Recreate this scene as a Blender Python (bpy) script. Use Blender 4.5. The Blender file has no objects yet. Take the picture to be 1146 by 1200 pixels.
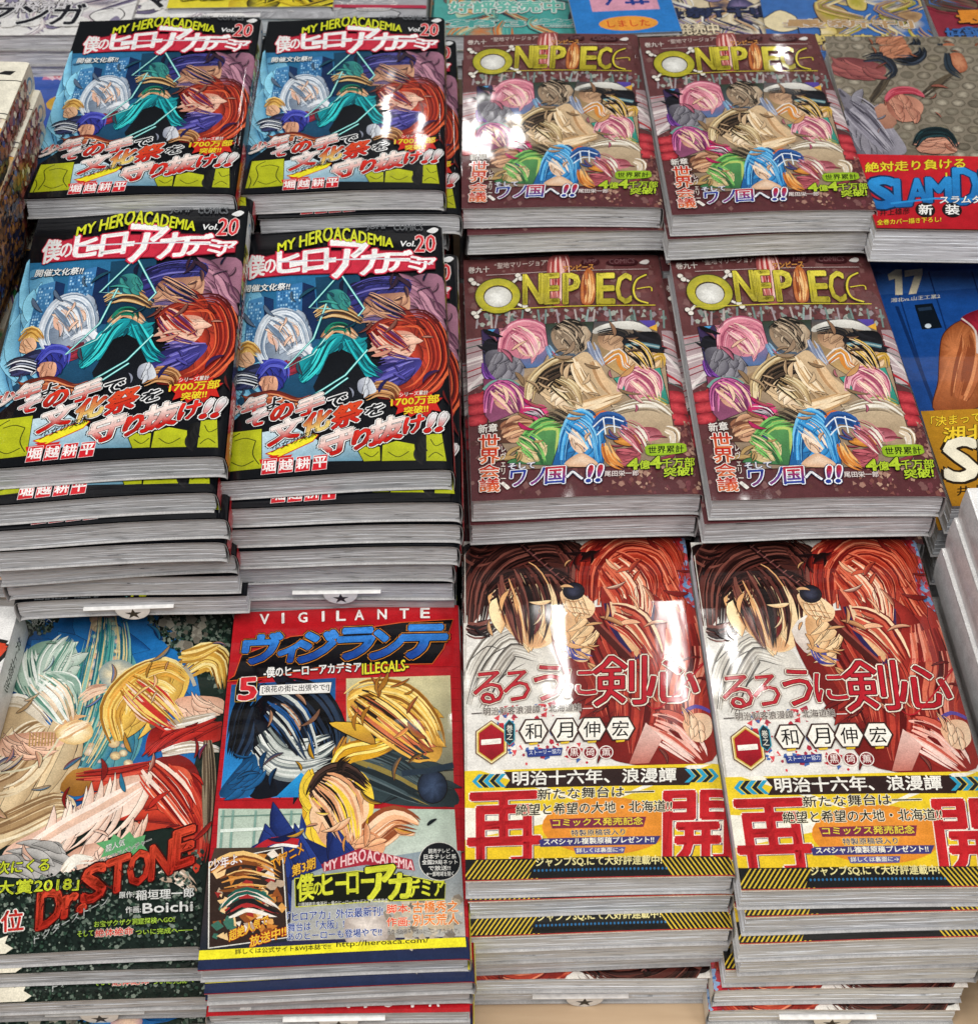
import bpy, math, random
import numpy as np
from mathutils import Vector
from mathutils.geometry import tessellate_polygon
SC = bpy.context.scene
COL = SC.collection
R = math.radians
TABLE = 0.738            # camera height above the display table

# ---------------------------------------------------------------- camera
cd = bpy.data.cameras.new("camera")
cam = bpy.data.objects.new("camera", cd); COL.objects.link(cam)
cam.location = (0, 0, TABLE)
cam.rotation_mode = 'XYZ'
PITCH, ROLL = 38.29, 0.25
from mathutils import Matrix
cam.matrix_world = Matrix.Translation((0, 0, TABLE)) @ Matrix.Rotation(R(90-PITCH), 4, 'X') @ Matrix.Rotation(R(ROLL), 4, 'Z')
cd.sensor_fit = 'VERTICAL'; cd.sensor_height = 36; cd.sensor_width = 36
cd.lens = 1787.4*36/1200
cd.shift_x = 0.0; cd.shift_y = -(600-197.2)/1200
cd.clip_start = 0.02; cd.clip_end = 50
cd.dof.use_dof = True; cd.dof.focus_distance = 0.73; cd.dof.aperture_fstop = 22
SC.camera = cam

# ---------------------------------------------------------------- light
w = bpy.data.worlds.new("World"); SC.world = w; w.use_nodes = True
bg = w.node_tree.nodes['Background']; bg.inputs[0].default_value = (0.93, 0.96, 1.0, 1); bg.inputs[1].default_value = 0.07
SC.view_settings.view_transform = 'Standard'; SC.view_settings.look = 'None'
SC.view_settings.exposure = 0.0; SC.view_settings.gamma = 1.0
def tube_or_fill(x, y, z, ln, wd, power, rz=0):
    l = bpy.data.lights.new("ceiling_tube_or_fill_light", 'AREA'); l.shape = 'RECTANGLE'
    l.size = wd; l.size_y = ln; l.energy = power; l.color = (1.0, 0.985, 0.95)
    o = bpy.data.objects.new("ceiling_tube_or_fill_light", l); COL.objects.link(o)
    o.location = (x, y, z); o.rotation_euler = (0, 0, R(rz))
    return o
ZC = TABLE+1.45
for (x, y, ln, p, r) in ((0.06, 1.92, .40, 3, 0), (0.43, 1.91, .36, 3, 0), (-0.28, 3.45, .28, 2.6, 0), (-0.06, 3.37, .16, 1.2, 0),
                         (0.88, 3.75, .16, 2, 0), (-0.56, 1.75, .10, .5, 0), (-0.12, 1.79, .16, 1.0, 0)):
    tube_or_fill(x, y, ZC, ln, 0.04, p*.6, r)
# added fill lights, unseen, behind the camera where covers do not mirror them
for x in (-1.1, 0.0, 1.1):
    tube_or_fill(x, -0.35, ZC, 1.3, 0.7, 26.5)

# ---------------------------------------------------------------- small helpers
def lin(h):
    h = h.lstrip('#')
    if len(h) == 3: h = ''.join(c*2 for c in h)
    v = [int(h[i:i+2], 16)/255 for i in (0, 2, 4)]
    return np.array([(c/12.92 if c <= .04045 else ((c+.055)/1.055)**2.4) for c in v])
def mix(a, b, t): return a*(1-t)+b*t
def homography(src, W, H):
    dst = [(0, 0), (W, 0), (W, H), (0, H)]
    A = []; b = []
    for (x, y), (u, v) in zip(src, dst):
        A.append([x, y, 1, 0, 0, 0, -u*x, -u*y]); b.append(u)
        A.append([0, 0, 0, x, y, 1, -v*x, -v*y]); b.append(v)
    h = np.linalg.solve(np.array(A, float), np.array(b, float))
    return np.append(h, 1).reshape(3, 3)
def catmull(p, closed, n=6):
    p = np.array(p, float); N = len(p)
    if N < 3: return p
    out = []
    rng = range(N) if closed else range(N-1)
    for i in rng:
        if closed: a, b, c, d = p[(i-1) % N], p[i], p[(i+1) % N], p[(i+2) % N]
        else: a, b, c, d = p[max(i-1, 0)], p[i], p[i+1], p[min(i+2, N-1)]
        for k in range(n):
            t = k/n
            out.append(.5*((2*b)+(-a+c)*t+(2*a-5*b+4*c-d)*t*t+(-a+3*b-3*c+d)*t**3))
    if not closed: out.append(p[-1])
    return np.array(out)

class Design:
    """flat print of one cover: layers of coloured triangles, in millimetres on the sheet"""
    def __init__(s, key, W=113., H=176., corners=None, bend=None, seed=1):
        s.key, s.W, s.H = key, W, H
        s.M = homography(corners, W, H) if corners else None
        s.parts = {}; s.n = 0; s.g = 'cover_artwork'; s.texts = []
        s.rnd = random.Random(seed); s.bend = bend; s.pend = False
        s.unit = 1.0 if corners is None else 2*W/(math.dist(corners[0], corners[1])+math.dist(corners[2], corners[3]))
    def m(s, pts):
        p = np.array(pts, float).reshape(-1, 2)
        if s.M is None: return p
        q = np.c_[p, np.ones(len(p))] @ s.M.T
        return q[:, :2]/q[:, 2:3]
    def add(s, tri, col, g=None, layer=None):
        if layer is None:
            if s.pend: s.n += 40; s.pend = False
            layer = s.n; s.n += 1
        s.parts.setdefault(g or s.g, []).append((np.asarray(tri), np.asarray(col), layer))
    # polygon, one colour or one per vertex
    def P(s, pts, c, c2=None, smooth=0, edge=None, ew=2):
        q = s.m(pts)
        N0 = len(q)
        if smooth: q = catmull(q, True, smooth)
        t = tessellate_polygon([[Vector((x, y, 0)) for x, y in q]])
        idx = np.array(t).reshape(-1, 3)
        if c2 is not None:    # vertical gradient c (top) -> c2 (bottom)
            v = (q[:, 1]-q[:, 1].min())/max(1e-6, np.ptp(q[:, 1]))
            cols = lin(c)[None]*(1-v[:, None])+lin(c2)[None]*v[:, None]
        else: cols = np.repeat(lin(c)[None], len(q), 0)
        s.add(q[idx], cols[idx])
        if edge: s.L(np.vstack([q, q[:1]]), ew, edge, raw=True)
    # radially shaded closed shape
    def B(s, pts, cin, cout, centre=None, edge=None, ew=2, smooth=5):
        q = catmull(s.m(pts), True, smooth)
        if smooth == 5 and s.g == 'cover_artwork' and len(pts) > 4:
            return s.cluster(q, cin, cout)
        c = s.m([centre])[0] if centre else q.mean(0)
        n = len(q); mid = (q+c)/2
        j = np.array([s.rnd.uniform(-.25, .25) for _ in range(n)])
        ci, co = lin(cin), lin(cout)
        cm = np.array([mix(ci, co, np.clip(.4+a, 0, 1)) for a in j])
        k = (np.arange(n)+1) % n
        T = np.concatenate([np.stack([np.repeat(c[None], n, 0), mid, mid[k]], 1),
                            np.stack([mid, q, q[k]], 1), np.stack([mid, q[k], mid[k]], 1)])
        ci_ = np.repeat(ci[None], n, 0); co_ = np.repeat(co[None], n, 0)
        Cc = np.concatenate([np.stack([ci_, cm, cm[k]], 1), np.stack([cm, co_, co_], 1), np.stack([cm, co_, cm[k]], 1)])
        s.add(T, Cc)
        if edge: s.L(np.vstack([q, q[:1]]), ew, edge, raw=True)
    # plain painterly patch: a cluster of brush strokes inside an outline, no drawing
    def cluster(s, q, cin, cout):
        c = q.mean(0); rn = s.rnd; s.pal = getattr(s, 'pal', []); s.pal += [(q[k], cin if k % 2 else cout) for k in range(0, len(q), 6)]+[(c, cin)]
        cov = np.cov((q-c).T); wv, vec = np.linalg.eigh(cov); ax, bx = vec[:, 1], vec[:, 0]
        la, lb = np.sqrt(np.maximum(wv[::-1], .05))*1.35
        ci, co = lin(cin), lin(cout)
        hx = lambda v: '#%02x%02x%02x' % tuple(int(255*np.clip(x*12.92 if x < .0031 else 1.055*x**(1/2.4)-.055, 0, 1)) for x in v)
        q0 = c+(q-c)*.97; t = np.array(tessellate_polygon([[Vector((x, y, 0)) for x, y in q0]])).reshape(-1, 3)
        v = np.clip(.5+.5*((q0-c)@bx)/lb, 0, 1); cc = ci[None]*(1-v[:, None])+co[None]*v[:, None]
        s.add(q0[t], cc[t])
        n = int(np.clip(la*lb*.12, 4, 16)); turn = rn.uniform(-.7, .7); cur = rn.choice([-1, 1])*rn.uniform(.15, .4)
        d = ax*math.cos(turn)+bx*math.sin(turn)
        for i in range(n):
            a, r = rn.uniform(0, 6.28), .75*math.sqrt(rn.random())
            p = c+ax*la*r*math.cos(a)+bx*lb*r*math.sin(a)
            s.petal(p, d, max(3., la*rn.uniform(.7, 1.3)), max(1.6, min(lb, la)*rn.uniform(.3, .55)), cur, hx(np.clip(ci*rn.uniform(.85, 1.2), 0, 1)), hx(mix(ci, co, rn.uniform(.5, 1))))
    # one clean inked leaf shape, shaded across its width
    def petal(s, p, d, ln, wd, cur, c1, c2, ink=True):
        e = np.array([-d[1], d[0]]); u = np.linspace(0, 1, 9)
        mid = p[None]+np.outer((u-.5)*ln, d)+np.outer(cur*ln*(4*(u-.5)**2-1)*.5, e)
        h = wd/2*np.sin(np.pi*u**.8)**.8
        for k, (gr, x1, x2) in enumerate((((.22, '#19141a', '#19141a'),) if ink else ())+((0, c1, c2),)):
            A = mid+e[None]*(h+gr)[:, None]; Bm = mid+e[None]*(-h*.15)[:, None]; C_ = mid-e[None]*(h+gr)[:, None]
            l1, l2 = lin(x1), lin(x2); lm = mix(l1, l2, .35)
            def strip(P, Q, a, b):
                T = np.concatenate([np.stack([P[:-1], Q[:-1], Q[1:]], 1), np.stack([P[:-1], Q[1:], P[1:]], 1)])
                m = len(P)-1; R_ = lambda x: np.repeat(x[None], m, 0)
                return T, np.concatenate([np.stack([R_(a), R_(b), R_(b)], 1), np.stack([R_(a), R_(b), R_(a)], 1)])
            t1, k1 = strip(A, Bm, l1, lm); t2, k2 = strip(Bm, C_, lm, l2)
            s.add(np.concatenate([t1, t2]), np.concatenate([k1, k2]))
    # loose swirling strokes over the whole picture, colours taken from nearby paint
    def overpaint(s, quad, n, skip=()):
        n = int(n*.10)
        P = np.array([p for p, c in s.pal]); Cc = [c for p, c in s.pal]; q = s.m(quad); rn = s.rnd
        f1, f2, f3 = rn.uniform(0, 6), rn.uniform(0, 6), rn.uniform(0, 6)
        ang = lambda p: 2.2*math.sin(p[0]/19+f1)+1.9*math.sin(p[1]/23+f2)+1.1*math.sin((p[0]-p[1])/13+f3)
        for i in range(n):
            a, b = rn.random(), rn.random()
            p = (q[0]*(1-a)+q[1]*a)*(1-b)+(q[3]*(1-a)+q[2]*a)*b
            d2 = ((P-p)**2).sum(1); near = np.argsort(d2)[:4]; k = rn.random()
            c1 = Cc[int(near[0])]; c2 = Cc[int(rn.choice(list(near[:3])))]
            t = ang(p); d = np.array([math.cos(t), math.sin(t)]); ln = rn.uniform(5, 13)
            s.petal(p, d, ln, ln*rn.uniform(.12, .24), rn.choice([-1, 1])*rn.uniform(.1, .35), c1, c2)
    def E(s, cx, cy, rx, ry, c, c2=None, n=20, edge=None, ew=2, a0=0):
        pts = [(cx+rx*math.cos(a0+2*math.pi*i/n), cy+ry*math.sin(a0+2*math.pi*i/n)) for i in range(n)]
        if c2: s.B(pts, c, c2, (cx, cy), edge, ew, 1)
        else: s.P(pts, c, edge=edge, ew=ew)
    # stroke; width in the same units as the points unless raw
    def L(s, pts, wd, c, taper=False, smooth=0, raw=False, c2=None):
        q = np.array(pts, float) if raw else s.m(pts)
        if smooth: q = catmull(q, False, smooth)
        wmm = wd*s.unit
        d = np.gradient(q, axis=0); d /= np.maximum(1e-9, np.linalg.norm(d, axis=1))[:, None]
        nn = np.stack([-d[:, 1], d[:, 0]], 1)
        u = np.linspace(0, 1, len(q))
        h = wmm/2*(np.sin(np.pi*np.clip(u*.92+.08, 0, 1))**.7 if taper else np.ones(len(q)))
        a = q+nn*h[:, None]; b = q-nn*h[:, None]
        T = np.concatenate([np.stack([a[:-1], b[:-1], b[1:]], 1), np.stack([a[:-1], b[1:], a[1:]], 1)])
        c0 = lin(c); c1 = lin(c2) if c2 else c0
        cc = c0[None]*(1-u[:, None])+c1[None]*u[:, None]
        Cc = np.concatenate([np.stack([cc[:-1], cc[:-1], cc[1:]], 1), np.stack([cc[:-1], cc[1:], cc[1:]], 1)])
        s.add(T, Cc)
    # bundle of tapered brush strokes following a path
    def hair(s, path, spread, n, cols, wd=6, fan=.4):
        base = catmull(path, False, 4)
        d = np.gradient(base, axis=0); d /= np.maximum(1e-9, np.linalg.norm(d, axis=1))[:, None]
        nn = np.stack([-d[:, 1], d[:, 0]], 1); u = np.linspace(0, 1, len(base))[:, None]
        s.pal = getattr(s, 'pal', []); s.pal += [(base[k], s.rnd.choice(cols)) for k in range(0, len(base), 3)]
        for i in range(n):
            t = s.rnd.uniform(-1, 1); k = s.rnd.uniform(.6, 1.3)
            i0 = s.rnd.randint(0, len(base)//3); i1 = len(base)-s.rnd.randint(0, len(base)//3)
            q = base+nn*(t*spread*(fan+(1-fan)*np.sin(np.pi*np.clip(u*.8+.15, 0, 1))))+nn*s.rnd.uniform(-.12, .12)*spread*u*u
            s.L(q[i0:i1], wd*k, s.rnd.choice(cols), taper=True)
    def scatter(s, quad, n, cols, size, kind=3):
        """small irregular facets spread through a quad (foliage, rubble, mottling)"""
        q = np.array(quad, float)
        for i in range(n):
            a, b = s.rnd.random(), s.rnd.random()
            c = (q[0]*(1-a)+q[1]*a)*(1-b)+(q[3]*(1-a)+q[2]*a)*b
            r = size*s.rnd.uniform(.5, 1.4); th = s.rnd.uniform(0, 6.28)
            m = kind+s.rnd.randint(0, 2)
            s.P([(c[0]+r*math.cos(th+6.28*k/m)*s.rnd.uniform(.5, 1), c[1]+r*math.sin(th+6.28*k/m)*s.rnd.uniform(.5, 1)) for k in range(m)], s.rnd.choice(cols))
    # text fitted between a baseline start and end
    def T(s, txt, x0, y0, x1, y1, h, col, out=(), h2=None, col2=None, bold=0., slant=0, g=None, vert=False):
        h2 = h if h2 is None else h2
        quad = s.m([(x0+slant, y0-h), (x1+slant, y1-h2), (x1, y1), (x0, y0)])
        ls = []
        if s.pend and not out: s.n += 40; s.pend = False
        if out: s.pend = True
        for o, c in out: ls.append(((o+bold)*.62, c, None, s.n)); s.n += 1
        ls.append((bold*.7, col, col2, s.n+(40 if out else 0))); s.n += 1
        s.texts.append((txt, quad, ls, g or s.g, vert))

ALL = []
# ---------------------------------------------------------------- text resolution (all at once)
def resolve_texts(designs):
    objs = {}
    for D in designs:
        for txt, quad, ls, g, vert in D.texts:
            for off in (0.0,):
                key = (txt, round(off, 4), vert)
                if key in objs: continue
                c = bpy.data.curves.new('t', 'FONT'); c.body = '\n'.join(txt) if vert else txt
                c.resolution_u = 2; c.offset = off; c.fill_mode = 'BOTH'
                if vert: c.space_line = .95; c.align_x = 'CENTER'
                o = bpy.data.objects.new('t', c); COL.objects.link(o); objs[key] = o
    dg = bpy.context.evaluated_depsgraph_get(); dg.update()
    geo = {}
    for key, o in objs.items():
        e = o.evaluated_get(dg); m = e.to_mesh()
        m.calc_loop_triangles()
        co = np.empty(len(m.vertices)*3, np.float32); m.vertices.foreach_get('co', co)
        ti = np.empty(len(m.loop_triangles)*3, np.int32); m.loop_triangles.foreach_get('vertices', ti)
        geo[key] = (co.reshape(-1, 3)[:, :2].astype(float), ti.reshape(-1, 3)); e.to_mesh_clear()
    for o in objs.values():
        c = o.data; bpy.data.objects.remove(o); bpy.data.curves.remove(c)
    for D in designs:
        for txt, quad, ls, g, vert in D.texts:
            v0, _ = geo[(txt, 0.0, vert)]
            if not len(v0): continue
            lo, hi = v0.min(0), v0.max(0)
            for off, col, col2, layer in ls:
                v, t = geo[(txt, 0.0, vert)]
                if not len(t): continue
                c0 = lin(col); c1 = lin(col2) if col2 else c0
                nk = 1 if off < .004 else (5 if off < .03 else 8)
                for k in range(nk):      # heavier strokes: copies of the glyphs shifted round a small circle
                    sc = min(np.linalg.norm(quad[1]-quad[0])/max(1e-6, hi[0]-lo[0]), np.linalg.norm(quad[3]-quad[0])/max(1e-6, hi[1]-lo[1]))
                    sh = np.zeros(2) if nk == 1 else sc*off*np.array([math.cos(2*math.pi*k/nk+.4), math.sin(2*math.pi*k/nk+.4)])
                    u = (v-lo)/np.maximum(1e-6, hi-lo); a = u[:, :1]; b = 1-u[:, 1:]
                    q = (quad[0]*(1-a)+quad[1]*a)*(1-b)+(quad[3]*(1-a)+quad[2]*a)*b+sh
                    gb = np.clip(b*1.6-.35, 0, 1); cc = c0[None]*(1-gb)+c1[None]*gb
                    D.parts.setdefault(g, []).append((q[t], cc[t], layer+k*.12))

def cut(T, C, axis, c):
    """split a triangle soup at the line coordinate[axis] == c"""
    s = T[:, :, axis]-c; pos = s > 1e-7; neg = s < -1e-7
    m = pos.any(1) & neg.any(1)
    if not m.any(): return T, C
    keepT, keepC = T[~m], C[~m]; T, C, s = T[m], C[m], s[m]
    # rotate so that vertex 0 is alone on its side
    side = s > 0; cnt = side.sum(1); lone = np.where(cnt == 1, np.argmax(side, 1), np.argmax(~side, 1))
    i = (lone[:, None]+np.arange(3)) % 3; r = np.arange(len(T))[:, None]
    T, C, s = T[r, i], C[r, i], s[r, i]
    t1 = np.clip(s[:, 0]/(s[:, 0]-s[:, 1]+1e-12), 0, 1)[:, None]; t2 = np.clip(s[:, 0]/(s[:, 0]-s[:, 2]+1e-12), 0, 1)[:, None]
    a, b, d = T[:, 0], T[:, 1], T[:, 2]; A, B_, D_ = C[:, 0], C[:, 1], C[:, 2]
    p = a+(b-a)*t1; q = a+(d-a)*t2; Pp = A+(B_-A)*t1; Qq = A+(D_-A)*t2
    nT = np.concatenate([np.stack([a, p, q], 1), np.stack([p, b, d], 1), np.stack([p, d, q], 1)])
    nC = np.concatenate([np.stack([A, Pp, Qq], 1), np.stack([Pp, B_, D_], 1), np.stack([Pp, D_, Qq], 1)])
    return np.concatenate([keepT, nT]), np.concatenate([keepC, nC])
def clip(T, C, W, H):
    for ax, c, sg in ((0, 0., 1), (0, W, -1), (1, 0., 1), (1, H, -1)):
        T, C = cut(T, C, ax, c)
        k = (sg*(T[:, :, ax].mean(1)-c)) > 0
        T, C = T[k], C[k]
    return T, C

NB = 14
def bend_fn(kind, W):
    """height (mm) of the sheet across its width; 0 = fore edge at the left, W = spine at the right"""
    A, pk, drop = {'strong': (2.2, .66, 2.0), 'mid': (1.6, .56, 1.3), 'soft': (1.0, .62, .8), 'flat': (.25, .5, .4)}[kind]
    def f(x):
        u = np.clip(np.asarray(x, float)/W, 0, 1)
        h = A*np.where(u < pk, .5-.5*np.cos(np.pi*u/pk), 1-.45*((u-pk)/(1-pk))**2)
        r = np.clip((u-.955)/.045, 0, 1)
        return h-drop*(1-np.sqrt(np.clip(1-r*r, 0, 1)))
    return f
def breaks(W): return np.concatenate([np.linspace(0, .93, NB)*W, W*np.array([.955, .97, .982, .992, 1.0])])

def soup_mesh(name, T, C, W, H, layer_z, f, br, mat, flip=True):
    """T (n,3,2) mm on the sheet -> mesh in metres, centre at origin, bent"""
    fz = lambda x: np.interp(x, br, f(br))
    x = T[:, :, 0].reshape(-1); y = T[:, :, 1].reshape(-1)
    lz = layer_z.reshape(-1)
    # consistent winding (face up)
    co = np.stack([(x-W/2)/1000, (H/2-y)/1000, fz(x)/1000+lz], 1).reshape(-1, 3, 3)
    a = co[:, 1, :2]-co[:, 0, :2]; b = co[:, 2, :2]-co[:, 0, :2]
    sw = (a[:, 0]*b[:, 1]-a[:, 1]*b[:, 0]) < 0
    co[sw] = co[sw][:, ::-1]; C = C.copy(); C[sw] = C[sw][:, ::-1]
    ar = np.abs(a[:, 0]*b[:, 1]-a[:, 1]*b[:, 0]); k = ar > 1e-13
    co, C = co[k], C[k]; n = len(co)
    me = bpy.data.meshes.new(name)
    me.vertices.add(n*3); me.vertices.foreach_set('co', co.reshape(-1).astype(np.float32))
    me.loops.add(n*3); me.loops.foreach_set('vertex_index', np.arange(n*3, dtype=np.int32))
    me.polygons.add(n); me.polygons.foreach_set('loop_start', np.arange(0, n*3, 3, dtype=np.int32))
    at = me.attributes.new('Col', 'FLOAT_COLOR', 'POINT')
    at.data.foreach_set('color', np.c_[C.reshape(-1, 3), np.ones(n*3)].reshape(-1).astype(np.float32))
    me.update(); me.validate()
    me.polygons.foreach_set('use_smooth', np.ones(len(me.polygons), bool))
    if len(me.vertices) == n*3:
        xs = co.reshape(-1, 3)[:, 0]*1000+W/2
        df = (f(np.minimum(xs+.3, W))-f(np.maximum(xs-.3, 0)))/.6
        nr = np.stack([-df, np.zeros_like(df), np.ones_like(df)], 1); nr /= np.linalg.norm(nr, axis=1)[:, None]
        me.normals_split_custom_set_from_vertices(nr.tolist())
    me.materials.append(mat)
    return me

# ---------------------------------------------------------------- materials
def nodes(name):
    m = bpy.data.materials.new(name); m.use_nodes = True
    nt = m.node_tree; b = nt.nodes['Principled BSDF']
    return m, nt, b
def nn(nt, t, **k):
    n = nt.nodes.new(t)
    for a, v in k.items(): setattr(n, a, v)
    return n
def print_material(name, rough=.34, coat=1.0, crough=.055, wav=1.0):
    m, nt, b = nodes(name); L = nt.links.new
    at = nn(nt, 'ShaderNodeAttribute', attribute_name='Col')
    tc = nn(nt, 'ShaderNodeTexCoord'); oi = nn(nt, 'ShaderNodeObjectInfo')
    add = nn(nt, 'ShaderNodeVectorMath', operation='ADD')
    cx = nn(nt, 'ShaderNodeCombineXYZ'); mu = nn(nt, 'ShaderNodeMath', operation='MULTIPLY'); mu.inputs[1].default_value = 7.3
    L(oi.outputs['Random'], mu.inputs[0]); L(mu.outputs[0], cx.inputs[0]); L(mu.outputs[0], cx.inputs[1])
    L(tc.outputs['Object'], add.inputs[0]); L(cx.outputs[0], add.inputs[1])
    # printed ink: brush mottling and fine grain
    n1 = nn(nt, 'ShaderNodeTexNoise'); n1.inputs['Scale'].default_value = 170; n1.inputs['Detail'].default_value = 5
    n2 = nn(nt, 'ShaderNodeTexNoise'); n2.inputs['Scale'].default_value = 1400; n2.inputs['Detail'].default_value = 2
    L(tc.outputs['Object'], n1.inputs['Vector']); L(tc.outputs['Object'], n2.inputs['Vector'])
    mr = nn(nt, 'ShaderNodeMapRange'); mr.inputs[1].default_value = .3; mr.inputs[2].default_value = .7; mr.inputs[3].default_value = .86; mr.inputs[4].default_value = 1.1
    L(n1.outputs[0], mr.inputs[0])
    mr2 = nn(nt, 'ShaderNodeMapRange'); mr2.inputs[1].default_value = .3; mr2.inputs[2].default_value = .7; mr2.inputs[3].default_value = .85; mr2.inputs[4].default_value = 1.12
    L(n2.outputs[0], mr2.inputs[0])
    mm = nn(nt, 'ShaderNodeMath', operation='MULTIPLY'); L(mr.outputs[0], mm.inputs[0]); L(mr2.outputs[0], mm.inputs[1])
    sc = nn(nt, 'ShaderNodeVectorMath', operation='SCALE'); L(at.outputs['Color'], sc.inputs[0]); L(mm.outputs[0], sc.inputs['Scale'])
    L(sc.outputs[0], b.inputs['Base Color'])
    b.inputs['Roughness'].default_value = rough; b.inputs['Specular IOR Level'].default_value = .12
    b.inputs['Coat Weight'].default_value = coat; b.inputs['Coat Roughness'].default_value = crough; b.inputs['Coat IOR'].default_value = 1.5
    # loose plastic film: long soft waves plus small wrinkles in the gloss
    w1 = nn(nt, 'ShaderNodeTexNoise'); w1.inputs['Scale'].default_value = 16; w1.inputs['Detail'].default_value = 2
    w2 = nn(nt, 'ShaderNodeTexNoise'); w2.inputs['Scale'].default_value = 70; w2.inputs['Detail'].default_value = 2
    mw = nn(nt, 'ShaderNodeMapping'); mw.inputs['Scale'].default_value = (1, .35, 1); mw.inputs['Rotation'].default_value = (0, 0, .35)
    L(add.outputs[0], w1.inputs['Vector']); L(add.outputs[0], mw.inputs[0]); L(mw.outputs[0], w2.inputs['Vector'])
    b1 = nn(nt, 'ShaderNodeBump'); b1.inputs['Strength'].default_value = 1; b1.inputs['Distance'].default_value = .00065*wav
    b2 = nn(nt, 'ShaderNodeBump'); b2.inputs['Strength'].default_value = 1; b2.inputs['Distance'].default_value = .00007*wav
    L(w1.outputs[0], b1.inputs['Height']); L(w2.outputs[0], b2.inputs['Height']); L(b1.outputs[0], b2.inputs['Normal'])
    L(b2.outputs[0], b.inputs['Coat Normal'])
    return m
M_PRINT = print_material('printed_cover_under_film')
M_PAPER = print_material('printed_jacket_paper', .4, .5, .12, .3)
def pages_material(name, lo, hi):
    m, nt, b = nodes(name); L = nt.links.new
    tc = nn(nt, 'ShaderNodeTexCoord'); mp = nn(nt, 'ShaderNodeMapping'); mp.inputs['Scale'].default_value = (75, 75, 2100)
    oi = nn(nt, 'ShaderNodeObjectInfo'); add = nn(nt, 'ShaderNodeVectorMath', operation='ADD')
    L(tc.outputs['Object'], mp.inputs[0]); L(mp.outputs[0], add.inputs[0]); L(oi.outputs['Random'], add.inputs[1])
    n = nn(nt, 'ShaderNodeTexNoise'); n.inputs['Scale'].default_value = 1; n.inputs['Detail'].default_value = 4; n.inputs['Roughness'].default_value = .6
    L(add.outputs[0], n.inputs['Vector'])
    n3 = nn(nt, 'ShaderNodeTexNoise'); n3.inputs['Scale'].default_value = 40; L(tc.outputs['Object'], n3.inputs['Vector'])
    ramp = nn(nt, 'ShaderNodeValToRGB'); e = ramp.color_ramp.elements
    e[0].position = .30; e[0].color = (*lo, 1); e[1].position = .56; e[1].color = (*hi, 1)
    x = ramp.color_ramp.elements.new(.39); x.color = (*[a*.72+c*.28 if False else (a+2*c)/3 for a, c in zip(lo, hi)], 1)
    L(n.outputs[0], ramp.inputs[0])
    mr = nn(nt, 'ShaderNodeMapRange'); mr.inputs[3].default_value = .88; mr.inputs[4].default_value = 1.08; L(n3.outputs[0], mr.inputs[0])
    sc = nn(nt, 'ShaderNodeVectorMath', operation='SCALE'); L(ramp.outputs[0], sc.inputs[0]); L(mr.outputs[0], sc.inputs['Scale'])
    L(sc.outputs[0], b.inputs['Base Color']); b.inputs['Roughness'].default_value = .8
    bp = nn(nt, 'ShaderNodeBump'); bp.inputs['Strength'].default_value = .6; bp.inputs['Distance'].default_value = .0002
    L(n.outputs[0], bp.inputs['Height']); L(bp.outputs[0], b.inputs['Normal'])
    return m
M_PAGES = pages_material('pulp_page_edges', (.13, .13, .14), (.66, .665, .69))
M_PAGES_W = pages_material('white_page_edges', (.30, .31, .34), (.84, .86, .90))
def flat_material(name, hexc, rough=.5, coat=0):
    m, nt, b = nodes(name); L = nt.links.new
    tc = nn(nt, 'ShaderNodeTexCoord'); n = nn(nt, 'ShaderNodeTexNoise'); n.inputs['Scale'].default_value = 300
    L(tc.outputs['Object'], n.inputs['Vector'])
    c = lin(hexc); r = nn(nt, 'ShaderNodeValToRGB'); e = r.color_ramp.elements
    e[0].position = .3; e[0].color = (*(c*.86), 1); e[1].position = .7; e[1].color = (*np.clip(c*1.08, 0, 1), 1)
    L(n.outputs[0], r.inputs[0]); L(r.outputs[0], b.inputs['Base Color'])
    b.inputs['Roughness'].default_value = rough; b.inputs['Coat Weight'].default_value = coat
    return m
M_SLIP = flat_material('white_slip_card', '#f2f0ee', .6)
M_INK = flat_material('black_ink', '#141414', .5)
def wood_material(name, c1, c2):
    m, nt, b = nodes(name); L = nt.links.new
    tc = nn(nt, 'ShaderNodeTexCoord'); mp = nn(nt, 'ShaderNodeMapping'); mp.inputs['Scale'].default_value = (6, 60, 6)
    n = nn(nt, 'ShaderNodeTexNoise'); n.inputs['Scale'].default_value = 2.2; n.inputs['Detail'].default_value = 6
    L(tc.outputs['Object'], mp.inputs[0]); L(mp.outputs[0], n.inputs['Vector'])
    r = nn(nt, 'ShaderNodeValToRGB'); e = r.color_ramp.elements
    e[0].position = .3; e[0].color = (*lin(c1), 1); e[1].position = .7; e[1].color = (*lin(c2), 1)
    L(n.outputs[0], r.inputs[0]); L(r.outputs[0], b.inputs['Base Color']); b.inputs['Roughness'].default_value = .45
    return m
M_WOOD = wood_material('pale_laminate', '#b3987a', '#c4aa8b')
M_WOOD2 = wood_material('yellow_laminate', '#c8ad7c', '#d3ba8b')

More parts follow.
